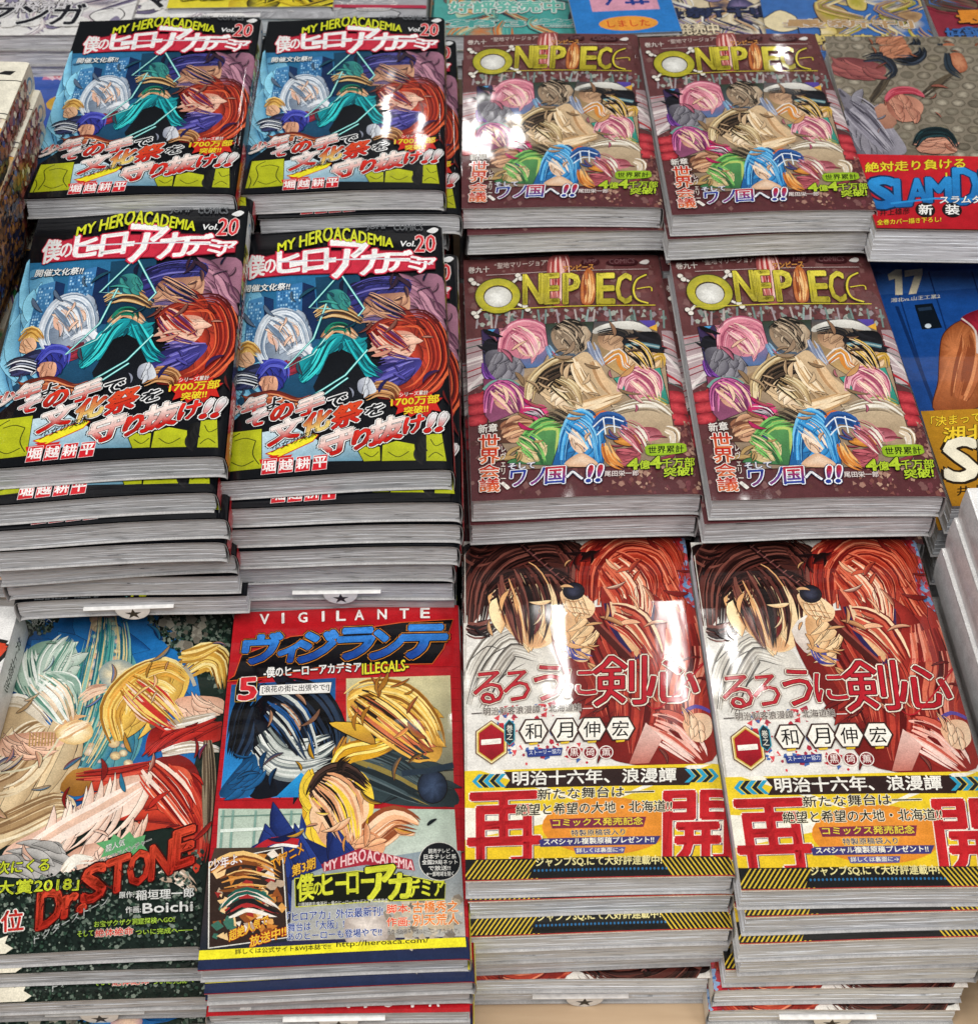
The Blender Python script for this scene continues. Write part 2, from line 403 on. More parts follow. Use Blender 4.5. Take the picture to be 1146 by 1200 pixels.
# ---------------------------------------------------------------- meshes of a book
def box_mesh(name, x0, x1, y0, y1, z0, z1, mat, bev=0):
    import bmesh
    bm = bmesh.new(); bmesh.ops.create_cube(bm, size=1)
    for v in bm.verts:
        v.co = ((x0+x1)/2+v.co.x*(x1-x0), (y0+y1)/2+v.co.y*(y1-y0), (z0+z1)/2+v.co.z*(z1-z0))
    if bev: bmesh.ops.bevel(bm, geom=bm.edges[:], offset=bev, segments=2, affect='EDGES')
    me = bpy.data.meshes.new(name); bm.to_mesh(me); bm.free(); me.materials.append(mat); return me
def pages_mesh(W, H, T, f, seed, mat):
    """page block: bundles of pages of slightly different reach, following the bend of the book"""
    rn = random.Random(seed); W, H = W/1000, H/1000
    t = .0005; NL = max(8, int(T*1000*.9)); NX = 14
    us = np.linspace(0, 1, NX+1); V = []; F = []
    fis = {rn.randint(2, NL-2): (rn.uniform(.15, .8), rn.uniform(.1, .22), rn.uniform(.5, .95)) for _ in range(rn.choice((2, 3, 3, 4)))}
    edges = np.sort([rn.gauss(k/NL, .012) for k in range(1, NL)]); edges = [0, *edges, 1]
    for k in range(NL):
        a, b = edges[k], edges[k+1]; mid = (a+b)/2
        yf = -H/2+.0012+rn.uniform(-.00007, .00007); yb = H/2-.0013+rn.uniform(-.0002, .0002)
        xl = -W/2+.001+rn.uniform(-.00025, .00025)
        # bundles near the boards stop short where the spine rounds off
        rr = min(.0035, T*.3); dz = max(0, rr-min(mid*T, (1-mid)*T)); xr = W/2-.0009-(rr-math.sqrt(max(0, rr*rr-dz*dz)))
        base = len(V); ph = rn.uniform(0, 6)
        for u in us:
            x = xl+(xr-xl)*u
            zz = float(f((x+W/2)*1000))/1000
            g = 0
            if k in fis:
                c, wd, amp = fis[k]; g = max(0, 1-((u-c)/wd)**2)*amp*(b-a)*T
            lo = zz+t+a*(T-2*t); hi = zz+t+b*(T-2*t)-g
            yw = .00012*math.sin(u*7+ph)+rn.uniform(-.00004, .00004)
            V += [(x, yf+yw, lo), (x, yf+yw, hi), (x, yb, hi), (x, yb, lo)]
        for i in range(NX):
            q = base+4*i
            for s_ in range(4):
                F.append((q+s_, q+(s_+1) % 4, q+4+(s_+1) % 4, q+4+s_)[::-1])
        F.append((base, base+1, base+2, base+3)); q = base+4*NX; F.append((q+3, q+2, q+1, q))
    me = bpy.data.meshes.new('pages'); me.from_pydata(V, [], F); me.materials.append(mat)
    return me
def shell_mesh(W, H, T, f, spine_hex, back_hex, front_hex):
    """jacket: front board, rounded spine, back board, with paper thickness"""
    W_, H_ = W/1000, H/1000; t = .00026; rr = min(.003, T*.28)
    outer = []
    br = breaks(W)
    zz = lambda xm: float(np.interp(xm, br, f(br)))/1000
    for xm in br: outer.append((xm/1000-W_/2, T+zz(xm), 'f'))
    zr = zz(W); 
    for k in range(1, 6): outer.append((W_/2+.0007*math.sin(math.pi*k/6), T-T*k/6+zr, 's'))
    for xm in br[::-1]: outer.append((xm/1000-W_/2, zz(xm), 'b'))
    n = len(outer); V = []; F = []; cols = []
    def nrm(i):
        a = outer[max(0, i-1)]; b = outer[min(n-1, i+1)]; dx, dz = b[0]-a[0], b[1]-a[1]; l = math.hypot(dx, dz)
        return (-dz/l, dx/l)
    for i, (x, z, k) in enumerate(outer):
        nx, nz = nrm(i); xi, zi = x-nx*t, z-nz*t
        for (a, b) in ((x, z), (xi, zi)):
            V += [(a, -H_/2, b), (a, H_/2, b)]
    cmap = {'f': lin(front_hex), 's': lin(spine_hex), 'b': lin(back_hex)}; wh = lin('#b4b2b2')
    for i in range(n-1):
        a, b = 4*i, 4*i+4
        F.append((a, b, b+1, a+1)); cols.append(cmap[outer[i+1][2] if outer[i][2] != 's' else 's'])
        F.append((a+2, a+3, b+3, b+2)); cols.append(wh)
        F.append((a, a+2, b+2, b)); cols.append(wh)
        F.append((a+1, b+1, b+3, a+3)); cols.append(wh)
    F.append((0, 1, 3, 2)); cols.append(wh); e = 4*(n-1); F.append((e, e+2, e+3, e+1)); cols.append(wh)
    me = bpy.data.meshes.new('cover'); me.from_pydata(V, [], F)
    at = me.attributes.new('Col', 'FLOAT_COLOR', 'CORNER'); c = []
    for p, cc in zip(me.polygons, cols): c += [[*cc, 1]]*p.loop_total
    at.data.foreach_set('color', np.array(c, np.float32).reshape(-1)); me.materials.append(M_PAPER)
    return me
def spine_mesh(D, name, T, C, LZ, zr):
    """spine print, wrapped on the slightly bulging spine face. sheet u: 0..T from front to back cover, v along the book"""
    Tm = D.W; W2 = D.off
    for k in range(1, 6): T_, C_ = None, None
    u = T[:, :, 0].reshape(-1); v = T[:, :, 1].reshape(-1); lz = LZ.reshape(-1)
    ks = np.linspace(0, 1, 7); bul = np.interp(u/Tm, ks, .0007*np.sin(np.pi*ks))
    co = np.stack([W2+bul+lz, (D.H/2-v)/1000, zr+(Tm-u)/1000], 1).reshape(-1, 3, 3)
    a = co[:, 1, 1:]-co[:, 0, 1:]; b = co[:, 2, 1:]-co[:, 0, 1:]
    cr = a[:, 0]*b[:, 1]-a[:, 1]*b[:, 0]; sw = cr < 0
    co[sw] = co[sw][:, ::-1]; C = C.copy(); C[sw] = C[sw][:, ::-1]; k = np.abs(cr) > 1e-13; co, C = co[k], C[k]; n = len(co)
    me = bpy.data.meshes.new(name); me.from_pydata(co.reshape(-1, 3).tolist(), [], np.arange(n*3).reshape(-1, 3).tolist())
    at = me.attributes.new('Col', 'FLOAT_COLOR', 'POINT')
    at.data.foreach_set('color', np.c_[C.reshape(-1, 3), np.ones(n*3)].reshape(-1).astype(np.float32)); me.materials.append(M_PAPER)
    return me

def build_meshes(D, kind, T, spine, n_var=3, pages=M_PAGES, spine_hex='#222222', back_hex='#333333', front_hex='#333333', mat=None):
    """returns dict(part name -> mesh or list of variants)"""
    f = bend_fn(kind, D.W); br = breaks(D.W); mat = mat or M_PRINT
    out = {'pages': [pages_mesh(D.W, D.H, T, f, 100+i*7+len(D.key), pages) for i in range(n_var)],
           'cover': shell_mesh(D.W, D.H, T, f, spine_hex, back_hex, front_hex), 'prints': [], 'T': T}
    n = max(1, D.n+40); st = min(4e-6, .0012/n); pass
    for g, lst in D.parts.items():
        Ts = np.concatenate([x[0] for x in lst]); Cs = np.concatenate([x[1] for x in lst])
        Ls = np.concatenate([np.full(len(x[0]), x[2], float) for x in lst])
        Z = np.repeat(Ls[:, None], 3, 1)*st+T+.00006
        CC = np.concatenate([Cs, Z[:, :, None]], 2)
        Ts, CC = clip(Ts, CC, D.W, D.H)
        for c in br[1:-1]: Ts, CC = cut(Ts, CC, 0, c)
        if not len(Ts): continue
        out['prints'].append((g, soup_mesh(g, Ts, CC[:, :, :3], D.W, D.H, CC[:, :, 3], f, br, mat)))
    if spine:
        spine.off = D.W/2000+.00008; zr = float(f(D.W))/1000
        lst = [x for l in spine.parts.values() for x in l]
        Ts = np.concatenate([x[0] for x in lst]); Cs = np.concatenate([x[1] for x in lst])
        Z = np.concatenate([np.full((len(x[0]), 3), x[2]*4e-6) for x in lst])
        CC = np.concatenate([Cs, Z[:, :, None]], 2); Ts, CC = clip(Ts, CC, spine.W, spine.H)
        for c in np.linspace(0, spine.W, 7)[1:-1]: Ts, CC = cut(Ts, CC, 0, c)
        out['spine'] = spine_mesh(spine, 'spine', Ts, CC[:, :, :3], CC[:, :, 3], zr)
    return out
def slip_meshes(H, T):
    """order slip: a card sticking out of the pages with a half-moon tab hanging in front, star printed on it"""
    y = H/2000+.0006; r = .0085; z0 = T*.55; V = []; F = []
    n = 16; ring = [(r*math.cos(math.pi+math.pi*k/n), z0+r*math.sin(math.pi+math.pi*k/n)) for k in range(n+1)]
    for yy in (y, y+.0003): V += [(x, yy, z) for x, z in ring]
    m = n+1; F.append(tuple(range(m))[::-1]); F.append(tuple(range(m, 2*m)))
    for k in range(m): F.append((k, (k+1) % m, m+(k+1) % m, m+k))
    b = len(V)
    for x in (-.020, .024):
        for yy in (H/2000-.004, y+.0003):
            for z in (z0, z0+.0003): V.append((x, yy, z))
    F += [(b, b+1, b+3, b+2), (b+4, b+6, b+7, b+5), (b, b+4, b+5, b+1), (b+2, b+3, b+7, b+6), (b+1, b+5, b+7, b+3), (b, b+2, b+6, b+4)]
    me = bpy.data.meshes.new('order_slip'); me.from_pydata(V, [], F); me.materials.append(M_SLIP)
    V = []; 
    for yy in (y+.00032, y+.00036):
        for k in range(10):
            rr = .0042 if k % 2 == 0 else .0016; a = math.pi/2+math.pi*k/5
            V.append((rr*math.cos(a), yy, z0-.0038+rr*math.sin(a)))
    F = [tuple(range(10, 20))]+[(k, (k+1) % 10, 10+(k+1) % 10, 10+k) for k in range(10)]
    st = bpy.data.meshes.new('star'); st.from_pydata(V, [], F); st.materials.append(M_INK)
    return me, st

def link(name, me, parent=None):
    o = bpy.data.objects.new(name, me); COL.objects.link(o)
    if parent: o.parent = parent
    return o
def make_book(MS, name, label, cat, group, loc, rz, var=0, zs=1.0, flip=False, slip=None, full=True):
    t = link(name, None); t.empty_display_size = .02
    rt = random.Random(int(abs(loc[0]*7919+loc[2]*104729)*1000))
    t.location = loc; t.rotation_euler = (R(rt.uniform(-.12, .12)), R(rt.uniform(-.38, .38)), rz+(math.pi if flip else 0)); t.scale = (1, 1, zs)
    t['label'] = label; t['category'] = cat
    if group: t['group'] = group
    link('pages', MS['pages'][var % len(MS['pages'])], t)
    c = link('cover', MS['cover'], t)
    if full:
        for g, me in MS['prints']:
            link(g, me, c if g in ('cover_artwork', 'title_lettering', 'author_lettering', 'slogan_lettering') else t)
        if 'spine' in MS: link('spine', MS['spine'], t)
    if slip:
        s_ = link('order_slip', slip[0], t); link('star', slip[1], s_)
    return t
# ================================================================ cover designs
JUMP = 'JUMP COMICS'
def design_hero():
    D = Design('hero', corners=[(103, 109), (859, 75), (940, 990), (20, 1030)], seed=3)
    K = '#0b0d12'
    D.P([(95, 100), (870, 65), (955, 1000), (0, 1040)], K)
    # night sky, towers
    D.P([(95, 270), (480, 255), (560, 420), (560, 700), (300, 760), (20, 900), (40, 700)], '#2a6f9c', '#14293d')
    D.B([(75, 330), (180, 300), (240, 470), (200, 640), (60, 760), (10, 700)], '#8fd2ee', '#2b74a4', (85, 500))
    D.P([(395, 270), (560, 262), (600, 520), (430, 600)], '#17425f', '#0d1a26')
    D.P([(148, 352), (205, 336), (242, 347), (250, 560), (130, 600)], '#4787bb', '#22507c')
    D.P([(205, 336), (242, 347), (250, 560), (215, 560)], '#16305a')
    D.P([(252, 305), (348, 287), (350, 500), (255, 520)], '#3c7cb4', '#28557f')
    D.P([(348, 287), (392, 303), (420, 500), (350, 500)], '#152a52')
    for bx, by, w, h, n, m in ((152, 362, 50, 190, 6, 17), (258, 312, 88, 180, 9, 16)):
        for i in range(n):
            for j in range(m):
                if D.rnd.random() < .72:
                    x = bx+i*w/n-(j*.8 if bx < 200 else 0); y = by+j*h/m-i*.8
                    D.P([(x, y), (x+w/n*.62, y-.6), (x+w/n*.62, y+h/m*.6), (x, y+h/m*.62)], D.rnd.choice(['#8ec0e4', '#6aa3d2', '#aed6ee', '#2a5c8c']))
    # rose and violet haze, upper right
    D.B([(740, 275), (870, 262), (885, 420), (800, 440), (730, 380)], '#a77389', '#3a2232')
    D.hair([(740, 300), (800, 340), (840, 400), (890, 430)], 40, 14, ['#c48ea0', '#7b4a66', '#5a2f4a'], 9)
    D.B([(520, 300), (600, 285), (745, 280), (752, 330), (700, 345), (600, 350), (570, 420), (520, 380)], '#3a3a86', '#151532', (640, 300))
    D.hair([(520, 330), (600, 300), (700, 292), (760, 300)], 24, 22, ['#2b2a6a', '#5653a8', '#17163a', '#7672bd'], 6)
    D.B([(590, 345), (680, 330), (750, 335), (745, 430), (680, 440), (600, 445), (575, 400)], '#d9a583', '#8a5a4c', (700, 360), edge='#160d12')
    D.hair([(560, 440), (620, 430), (690, 440)], 18, 10, ['#43407c', '#6d5a7e', '#241d3e'], 6)
    # large sweep of red
    D.B([(600, 470), (650, 435), (740, 415), (800, 418), (860, 430), (890, 500), (905, 600), (880, 690), (800, 720), (700, 735), (640, 720), (780, 640), (790, 540), (740, 460), (640, 500)], '#c0402a', '#5d1512', (840, 560), edge='#2a0a08', ew=3)
    D.hair([(700, 430), (800, 425), (860, 500), (870, 600), (800, 690), (690, 725)], 44, 46, ['#d6502f', '#a52a1c', '#7a1a14', '#e2683e', '#4d1010'], 9)
    D.hair([(600, 490), (650, 450), (720, 435), (780, 460)], 24, 22, ['#8c2a1e', '#6a1a16', '#b8452e'], 7)
    D.B([(620, 500), (700, 470), (770, 480), (782, 530), (740, 580), (660, 575), (620, 545)], '#f0c3ab', '#cf8d78', (700, 520), edge='#3a1512')
    D.hair([(640, 590), (700, 575), (760, 585), (800, 580)], 18, 18, ['#6257a0', '#8a7cc4', '#3f3676'], 9)
    D.B([(610, 650), (640, 605), (720, 585), (800, 575), (800, 610), (740, 670), (660, 690), (615, 690)], '#4c479c', '#1f1e55', edge='#0c0c24', ew=3)
    D.hair([(630, 660), (700, 630), (780, 590)], 30, 16, ['#6a64bb', '#2c2a70', '#8d86cf', '#1a184a'], 7)
    # silver sweep and pale oval, left
    D.B([(215, 430), (270, 400), (330, 400), (370, 430), (395, 500), (350, 560), (300, 600), (230, 580), (195, 520), (190, 470)], '#b9c4d2', '#5a6c84', edge='#20303c', ew=3)
    D.hair([(380, 560), (350, 450), (290, 405), (225, 430), (195, 520), (225, 585), (290, 590)], 22, 52, ['#dfe6ee', '#9babbd', '#6b7f97', '#f4f7fa', '#c2ccd8'], 8)
    D.B([(225, 455), (280, 425), (335, 450), (335, 500), (280, 525), (230, 510)], '#f6d9c4', '#dfae96', edge='#40302c')
    D.hair([(220, 450), (270, 418), (340, 445)], 12, 14, ['#dfe6ee', '#9babbd', '#f4f7fa'], 7)
    D.B([(230, 575), (300, 590), (350, 560), (345, 620), (280, 640), (225, 620)], '#a03040', '#4b2230')
    D.hair([(300, 560), (360, 540), (400, 600), (360, 640)], 26, 18, ['#c9d0da', '#8d98a8', '#e8ecf2'], 9)
    # turquoise central forms round a black core
    D.B([(430, 480), (480, 490), (540, 480), (600, 520), (590, 580), (640, 640), (560, 640), (500, 560), (430, 600), (390, 650), (350, 665), (345, 620), (400, 560)], '#1ba3ad', '#0b5564', edge='#04242c', ew=3)
    D.hair([(350, 655), (400, 600), (440, 520), (480, 490)], 26, 24, ['#26bcc2', '#0d6d78', '#3fd6d6', '#084852'], 9)
    D.hair([(520, 500), (560, 560), (600, 610), (660, 640)], 26, 24, ['#26bcc2', '#0d6d78', '#3fd6d6', '#084852'], 9)
    D.P([(455, 560), (500, 540), (540, 560), (600, 650), (585, 740), (430, 740), (400, 680)], '#0c0f14', '#15181f')
    D.hair([(400, 420), (460, 395), (520, 405), (580, 440)], 28, 40, ['#b98d58', '#8b6236', '#e0bc86', '#5a3c22'], 9)
    D.hair([(430, 500), (470, 460), (520, 470), (560, 500)], 16, 22, ['#d8a47c', '#b47e58', '#f0c8a0'], 9)
    D.hair([(440, 485), (470, 458), (515, 462), (530, 500)], 16, 22, ['#0f5a48', '#0a3b32', '#1d8064'], 8)
    D.B([(440, 330), (490, 320), (530, 360), (520, 390), (450, 390)], '#3f9c92', '#1c4a5e')
    # small figures' colours, lower left
    D.hair([(115, 560), (150, 525), (195, 560)], 22, 24, ['#e0b05a', '#b07c34', '#f4d58a'], 7)
    D.B([(120, 555), (160, 545), (180, 580), (150, 605), (122, 590)], '#efc09a', '#c08a66')
    D.B([(150, 600), (210, 590), (200, 660), (130, 690), (90, 660)], '#39406a', '#11152a')
    D.hair([(80, 660), (130, 640), (200, 660), (180, 690)], 26, 22, ['#e6eaf0', '#8b93a4', '#23283a', '#10131f'], 9)
    D.B([(190, 610), (240, 580), (300, 600), (300, 650), (260, 700), (200, 690)], '#343a9a', '#14143c', edge='#0a0a1c')
    D.hair([(190, 640), (230, 590), (290, 600), (300, 650)], 16, 24, ['#3d43ac', '#1d1f5e', '#5d63c8'], 7)
    D.B([(205, 640), (260, 640), (265, 690), (225, 705), (205, 680)], '#e2aa8a', '#a46a54')
    D.B([(150, 710), (240, 690), (330, 720), (310, 760), (160, 770)], '#9c4a30', '#3a1a16')
    D.hair([(150, 740), (240, 710), (340, 740), (400, 720)], 26, 30, ['#b5583a', '#d98a5c', '#5a241a', '#7a2a20'], 8)
    D.hair([(590, 720), (640, 690), (700, 700), (720, 740)], 30, 36, ['#8a5a34', '#b98250', '#5a3420', '#d6a470'], 7)
    D.B([(570, 660), (610, 650), (640, 700), (600, 715), (570, 700)], '#d9dde4', '#8a8fa0')
    # lightning
    for q in ([(490, 258), (376, 386), (458, 392)], [(440, 372), (396, 500), (290, 612), (396, 560), (440, 500)], [(600, 545), (520, 640), (440, 690), (358, 738), (430, 720), (530, 650)], [(490, 262), (545, 340), (582, 392), (560, 420)], [(492, 65), (492, 92)]):
        D.L(q, 9, '#2c8f96'); D.L(q, 5, '#7fe6dc'); D.L(q, 2, '#e4fffb')
    D.hair([(620, 470), (680, 520), (760, 560)], 50, 40, ['#c0402a', '#7a1a14', '#f0c3ab', '#5d2a5c', '#e2683e'], 8)
    D.hair([(230, 430), (280, 470), (320, 540)], 40, 34, ['#dfe6ee', '#9babbd', '#e8c4ac', '#6b7f97'], 7)
    D.hair([(590, 350), (660, 390), (740, 420)], 36, 30, ['#3a3a86', '#b98468', '#151532', '#d9a583'], 8)
    D.overpaint([(125, 285), (880, 265), (915, 790), (60, 810)], 430)
    # bottom panels
    D.P([(20, 1030), (60, 850), (140, 770), (860, 800), (945, 990)], K)
    D.P([(205, 850), (330, 830), (450, 900), (450, 955), (215, 960)], '#c9dfe8', '#8fb4c8')
    D.P([(430, 900), (590, 880), (595, 965), (440, 965)], '#a8c8d6', '#5f8aa0')
    def lime(pts):
        D.P(pts, '#b9bf22', '#a5ab1c', edge='#14160a', ew=3)
    lime([(68, 850), (212, 835), (215, 985), (45, 1000)])
    for c in ([(80, 985), (100, 930), (90, 880), (130, 850)], [(205, 970), (180, 930), (190, 880)], [(100, 960), (140, 975), (185, 955)], [(110, 880), (150, 870), (190, 880)], [(60, 1000), (70, 960), (60, 930)]): D.L(c, 4, '#3c4210', smooth=4)
    lime([(578, 930), (600, 900), (660, 912), (664, 965), (600, 968)]); lime([(668, 905), (720, 888), (790, 900), (800, 963), (668, 967)]); lime([(832, 862), (892, 856), (915, 962), (836, 964)])
    D.B([(795, 880), (830, 870), (836, 930), (822, 968), (806, 968), (800, 920)], '#222222', '#080808')
    for c in ([(690, 930), (730, 950), (770, 928)], [(850, 880), (870, 905), (900, 890)], [(845, 950), (870, 930), (900, 945)], [(600, 935), (630, 950), (655, 930)]): D.L(c, 3.5, '#3c4210', smooth=4)
    D.P([(228, 930), (262, 918), (400, 858), (425, 864), (405, 888), (278, 945)], '#ece02c', edge='#c02018', ew=4)
    D.P([(235, 938), (282, 936), (258, 952)], '#c5221c')
    D.P([(205, 952), (330, 935), (320, 955), (210, 968)], '#c5221c')
    # title
    D.g = 'title_lettering'
    out = ((.11, '#6e0d1c'), (.085, '#d43049'), (.045, '#e8506a'))
    D.P([(158, 205), (250, 185), (450, 178), (700, 178), (840, 208), (842, 240), (700, 254), (560, 262), (300, 262), (158, 272)], '#c92c42', edge='#7a1022', ew=6)
    D.T('僕', 142, 280, 205, 262, 92, '#f4f4f2', out, bold=.05, h2=70)
    D.T('の', 205, 256, 247, 252, 50, '#f4f4f2', out, bold=.05)
    D.T('ヒ', 254, 256, 335, 250, 78, '#fbfbfa', out, bold=.045)
    D.T('ー', 300, 236, 362, 226, 20, '#fbfbfa', ((.08, '#d43049'),), bold=.03)
    D.T('ロ', 350, 254, 440, 245, 76, '#fbfbfa', out, bold=.045)
    D.T('ー', 430, 222, 470, 220, 18, '#fbfbfa', ((.08, '#d43049'),), bold=.03)
    D.T('ア', 452, 280, 585, 262, 140, '#fbfbfa', out, bold=.045, h2=110)
    D.T('カ', 565, 268, 668, 256, 88, '#fbfbfa', out, bold=.045)
    D.T('デ', 655, 252, 752, 250, 74, '#fbfbfa', out, bold=.06)
    D.T('ミ', 742, 246, 790, 246, 50, '#fbfbfa', out, bold=.045)
    D.T('ア', 775, 256, 842, 252, 52, '#fbfbfa', out, bold=.045)
    D.P([(255, 212), (700, 205), (835, 222), (835, 225), (700, 210), (255, 217)], '#d9d9e2')
    D.T('MY HERO', 253, 178, 455, 140, 32, '#dbe02c', ((.06, '#20240a'),), bold=.04, h2=56)
    D.T('ACADEMIA', 460, 139, 682, 166, 54, '#dbe02c', ((.06, '#20240a'),), bold=.04, h2=32)
    D.T('Vol.', 706, 162, 764, 160, 20, '#f0f0f0', (), bold=.03, slant=3)
    D.T('20', 764, 181, 838, 178, 62, '#dc3a40', ((.07, '#f6f2ee'), (.045, '#dc3a40'), (.03, '#f6f2ee')), bold=.02)
    D.T('JUMP', 580, 105, 660, 103, 24, '#55585c', ((.04, '#8a8d92'),)); D.T('COMICS', 682, 103, 790, 101, 24, '#55585c', ((.04, '#8a8d92'),))
    D.P([(805, 104), (815, 95), (832, 88), (848, 92), (840, 104), (826, 110)], '#e8e8e8', smooth=3)
    D.T('開催文化祭!!', 128, 325, 300, 318, 26, '#f2f4f4', ((.08, '#101820'),), bold=.03, slant=4)
    # slogan
    D.g = 'slogan_lettering'
    D.P([(688, 740), (720, 735), (728, 700), (760, 722), (790, 690), (812, 715), (850, 700), (846, 725), (890, 722), (868, 745), (885, 775), (850, 770), (838, 800), (800, 780), (770, 800), (752, 775), (715, 790), (722, 765)], '#c2231c')
    D.T('シリーズ累計', 726, 724, 834, 712, 17, '#f4e9e0', ((.05, '#801010'),), bold=.02)
    D.T('1700万部', 696, 760, 876, 742, 32, '#e8d22a', ((.05, '#a01414'),), bold=.04)
    D.T('突破!!', 746, 790, 836, 778, 28, '#e8d22a', ((.05, '#a01414'),), bold=.04)
    o3 = ((.14, '#08080a'), (.085, '#f6f4f2'), (.035, '#1a0a0a'))
    R1, R2 = '#b9241c', '#e23a24'
    D.T('少', 55, 812, 125, 786, 52, R1, o3, bold=.045, slant=14, col2='#f8e6de')
    D.T('年', 132, 790, 218, 762, 62, '#f8e6de', o3, bold=.045, slant=12, col2='#c41a12')
    D.T('よ、', 225, 766, 312, 742, 40, '#16181c', ((.1, '#f6f6f6'),), bold=.045, slant=6)
    D.T('そ', 150, 838, 225, 812, 60, '#f2eae8', o3, bold=.05, slant=14, col2='#c41a12')
    D.T('の', 240, 815, 322, 792, 58, R2, o3, bold=.055, slant=10, col2='#a01a14')
    D.T('手', 335, 800, 438, 768, 66, '#f8e6de', o3, bold=.05, slant=12, col2='#c41a12')
    D.T('で', 452, 770, 524, 752, 44, '#16181c', ((.1, '#f6f6f6'),), bold=.045, slant=6)
    D.T('文', 236, 904, 350, 868, 84, '#f8ece6', o3, bold=.055, slant=16, col2='#c41a12')
    D.T('化', 362, 872, 462, 838, 80, '#c82a1e', o3, bold=.055, slant=14, col2='#ecd078')
    D.T('祭', 470, 850, 582, 815, 84, '#e04a26', o3, bold=.045, slant=12, col2='#c2201a')
    D.T('を', 598, 806, 668, 784, 44, '#16181c', ((.1, '#f6f6f6'),), bold=.045, slant=6)
    D.T('守', 424, 958, 545, 920, 92, '#f8e6de', o3, bold=.055, slant=16, col2='#c41a12')
    D.T('り', 552, 928, 616, 905, 72, '#da2e22', o3, bold=.06, slant=10, col2='#a81814')
    D.T('抜', 616, 912, 740, 875, 92, '#f8e6de', o3, bold=.05, slant=12, col2='#c41a12')
    D.T('け', 744, 868, 815, 850, 64, '#e02c22', o3, bold=.055, slant=8, col2='#b01814')
    D.T('!', 826, 856, 844, 852, 68, '#e8e4e4', o3, bold=.06, slant=26, col2='#c41a12'); D.T('!', 868, 852, 888, 846, 70, '#e8e4e4', o3, bold=.06, slant=24, col2='#c41a12')
    D.T('少女の笑顔', 250, 928, 418, 868, 30, '#1a1a10', (), bold=.01, slant=4)
    D.g = 'author_lettering'
    for ch, x in zip('堀越耕平', (213, 277, 341, 405)):
        dy = -(x-213)*.055
        D.P([(x+6, 954+dy), (x+58, 950+dy), (x+55, 1006+dy), (x, 1011+dy)], '#c8202a', edge='#f0e8e8', ew=2)
        D.T(ch, x+6, 1000+dy, x+54, 997+dy, 40, '#f6f2f0', (), bold=.035)
    sp = Design('hero_spine', 15, 176)
    sp.P([(0, 0), (15, 0), (15, 176), (0, 176)], '#141418')
    sp.P([(0, 0), (15, 0), (15, 27), (0, 27)], '#dfe3e4')
    sp.E(7.5, 9, 4.5, 4.5, '#3a7fb0'); sp.E(7.5, 9, 3, 3, '#dfe3e4')
    sp.P([(0, 27), (15, 27), (15, 60), (0, 60)], '#b9b93a'); 
    sp.scatter([(0, 27), (15, 27), (15, 100), (0, 100)], 60, ['#1c1c14', '#d8d4b0', '#8a8a2a', '#2a2a20', '#c23a3a'], 3)
    sp.T('僕のヒーローアカデミア', 3, 100, 12, 100, 62, '#f2f0ea', ((.08, '#c2283c'),), bold=.04, vert=True)
    sp.P([(0, 128), (15, 128), (15, 176), (0, 176)], '#b81e28')
    sp.T('少女の笑顔を', 4, 168, 11, 168, 34, '#f2f0ea', (), bold=.02, vert=True)
    return D, sp

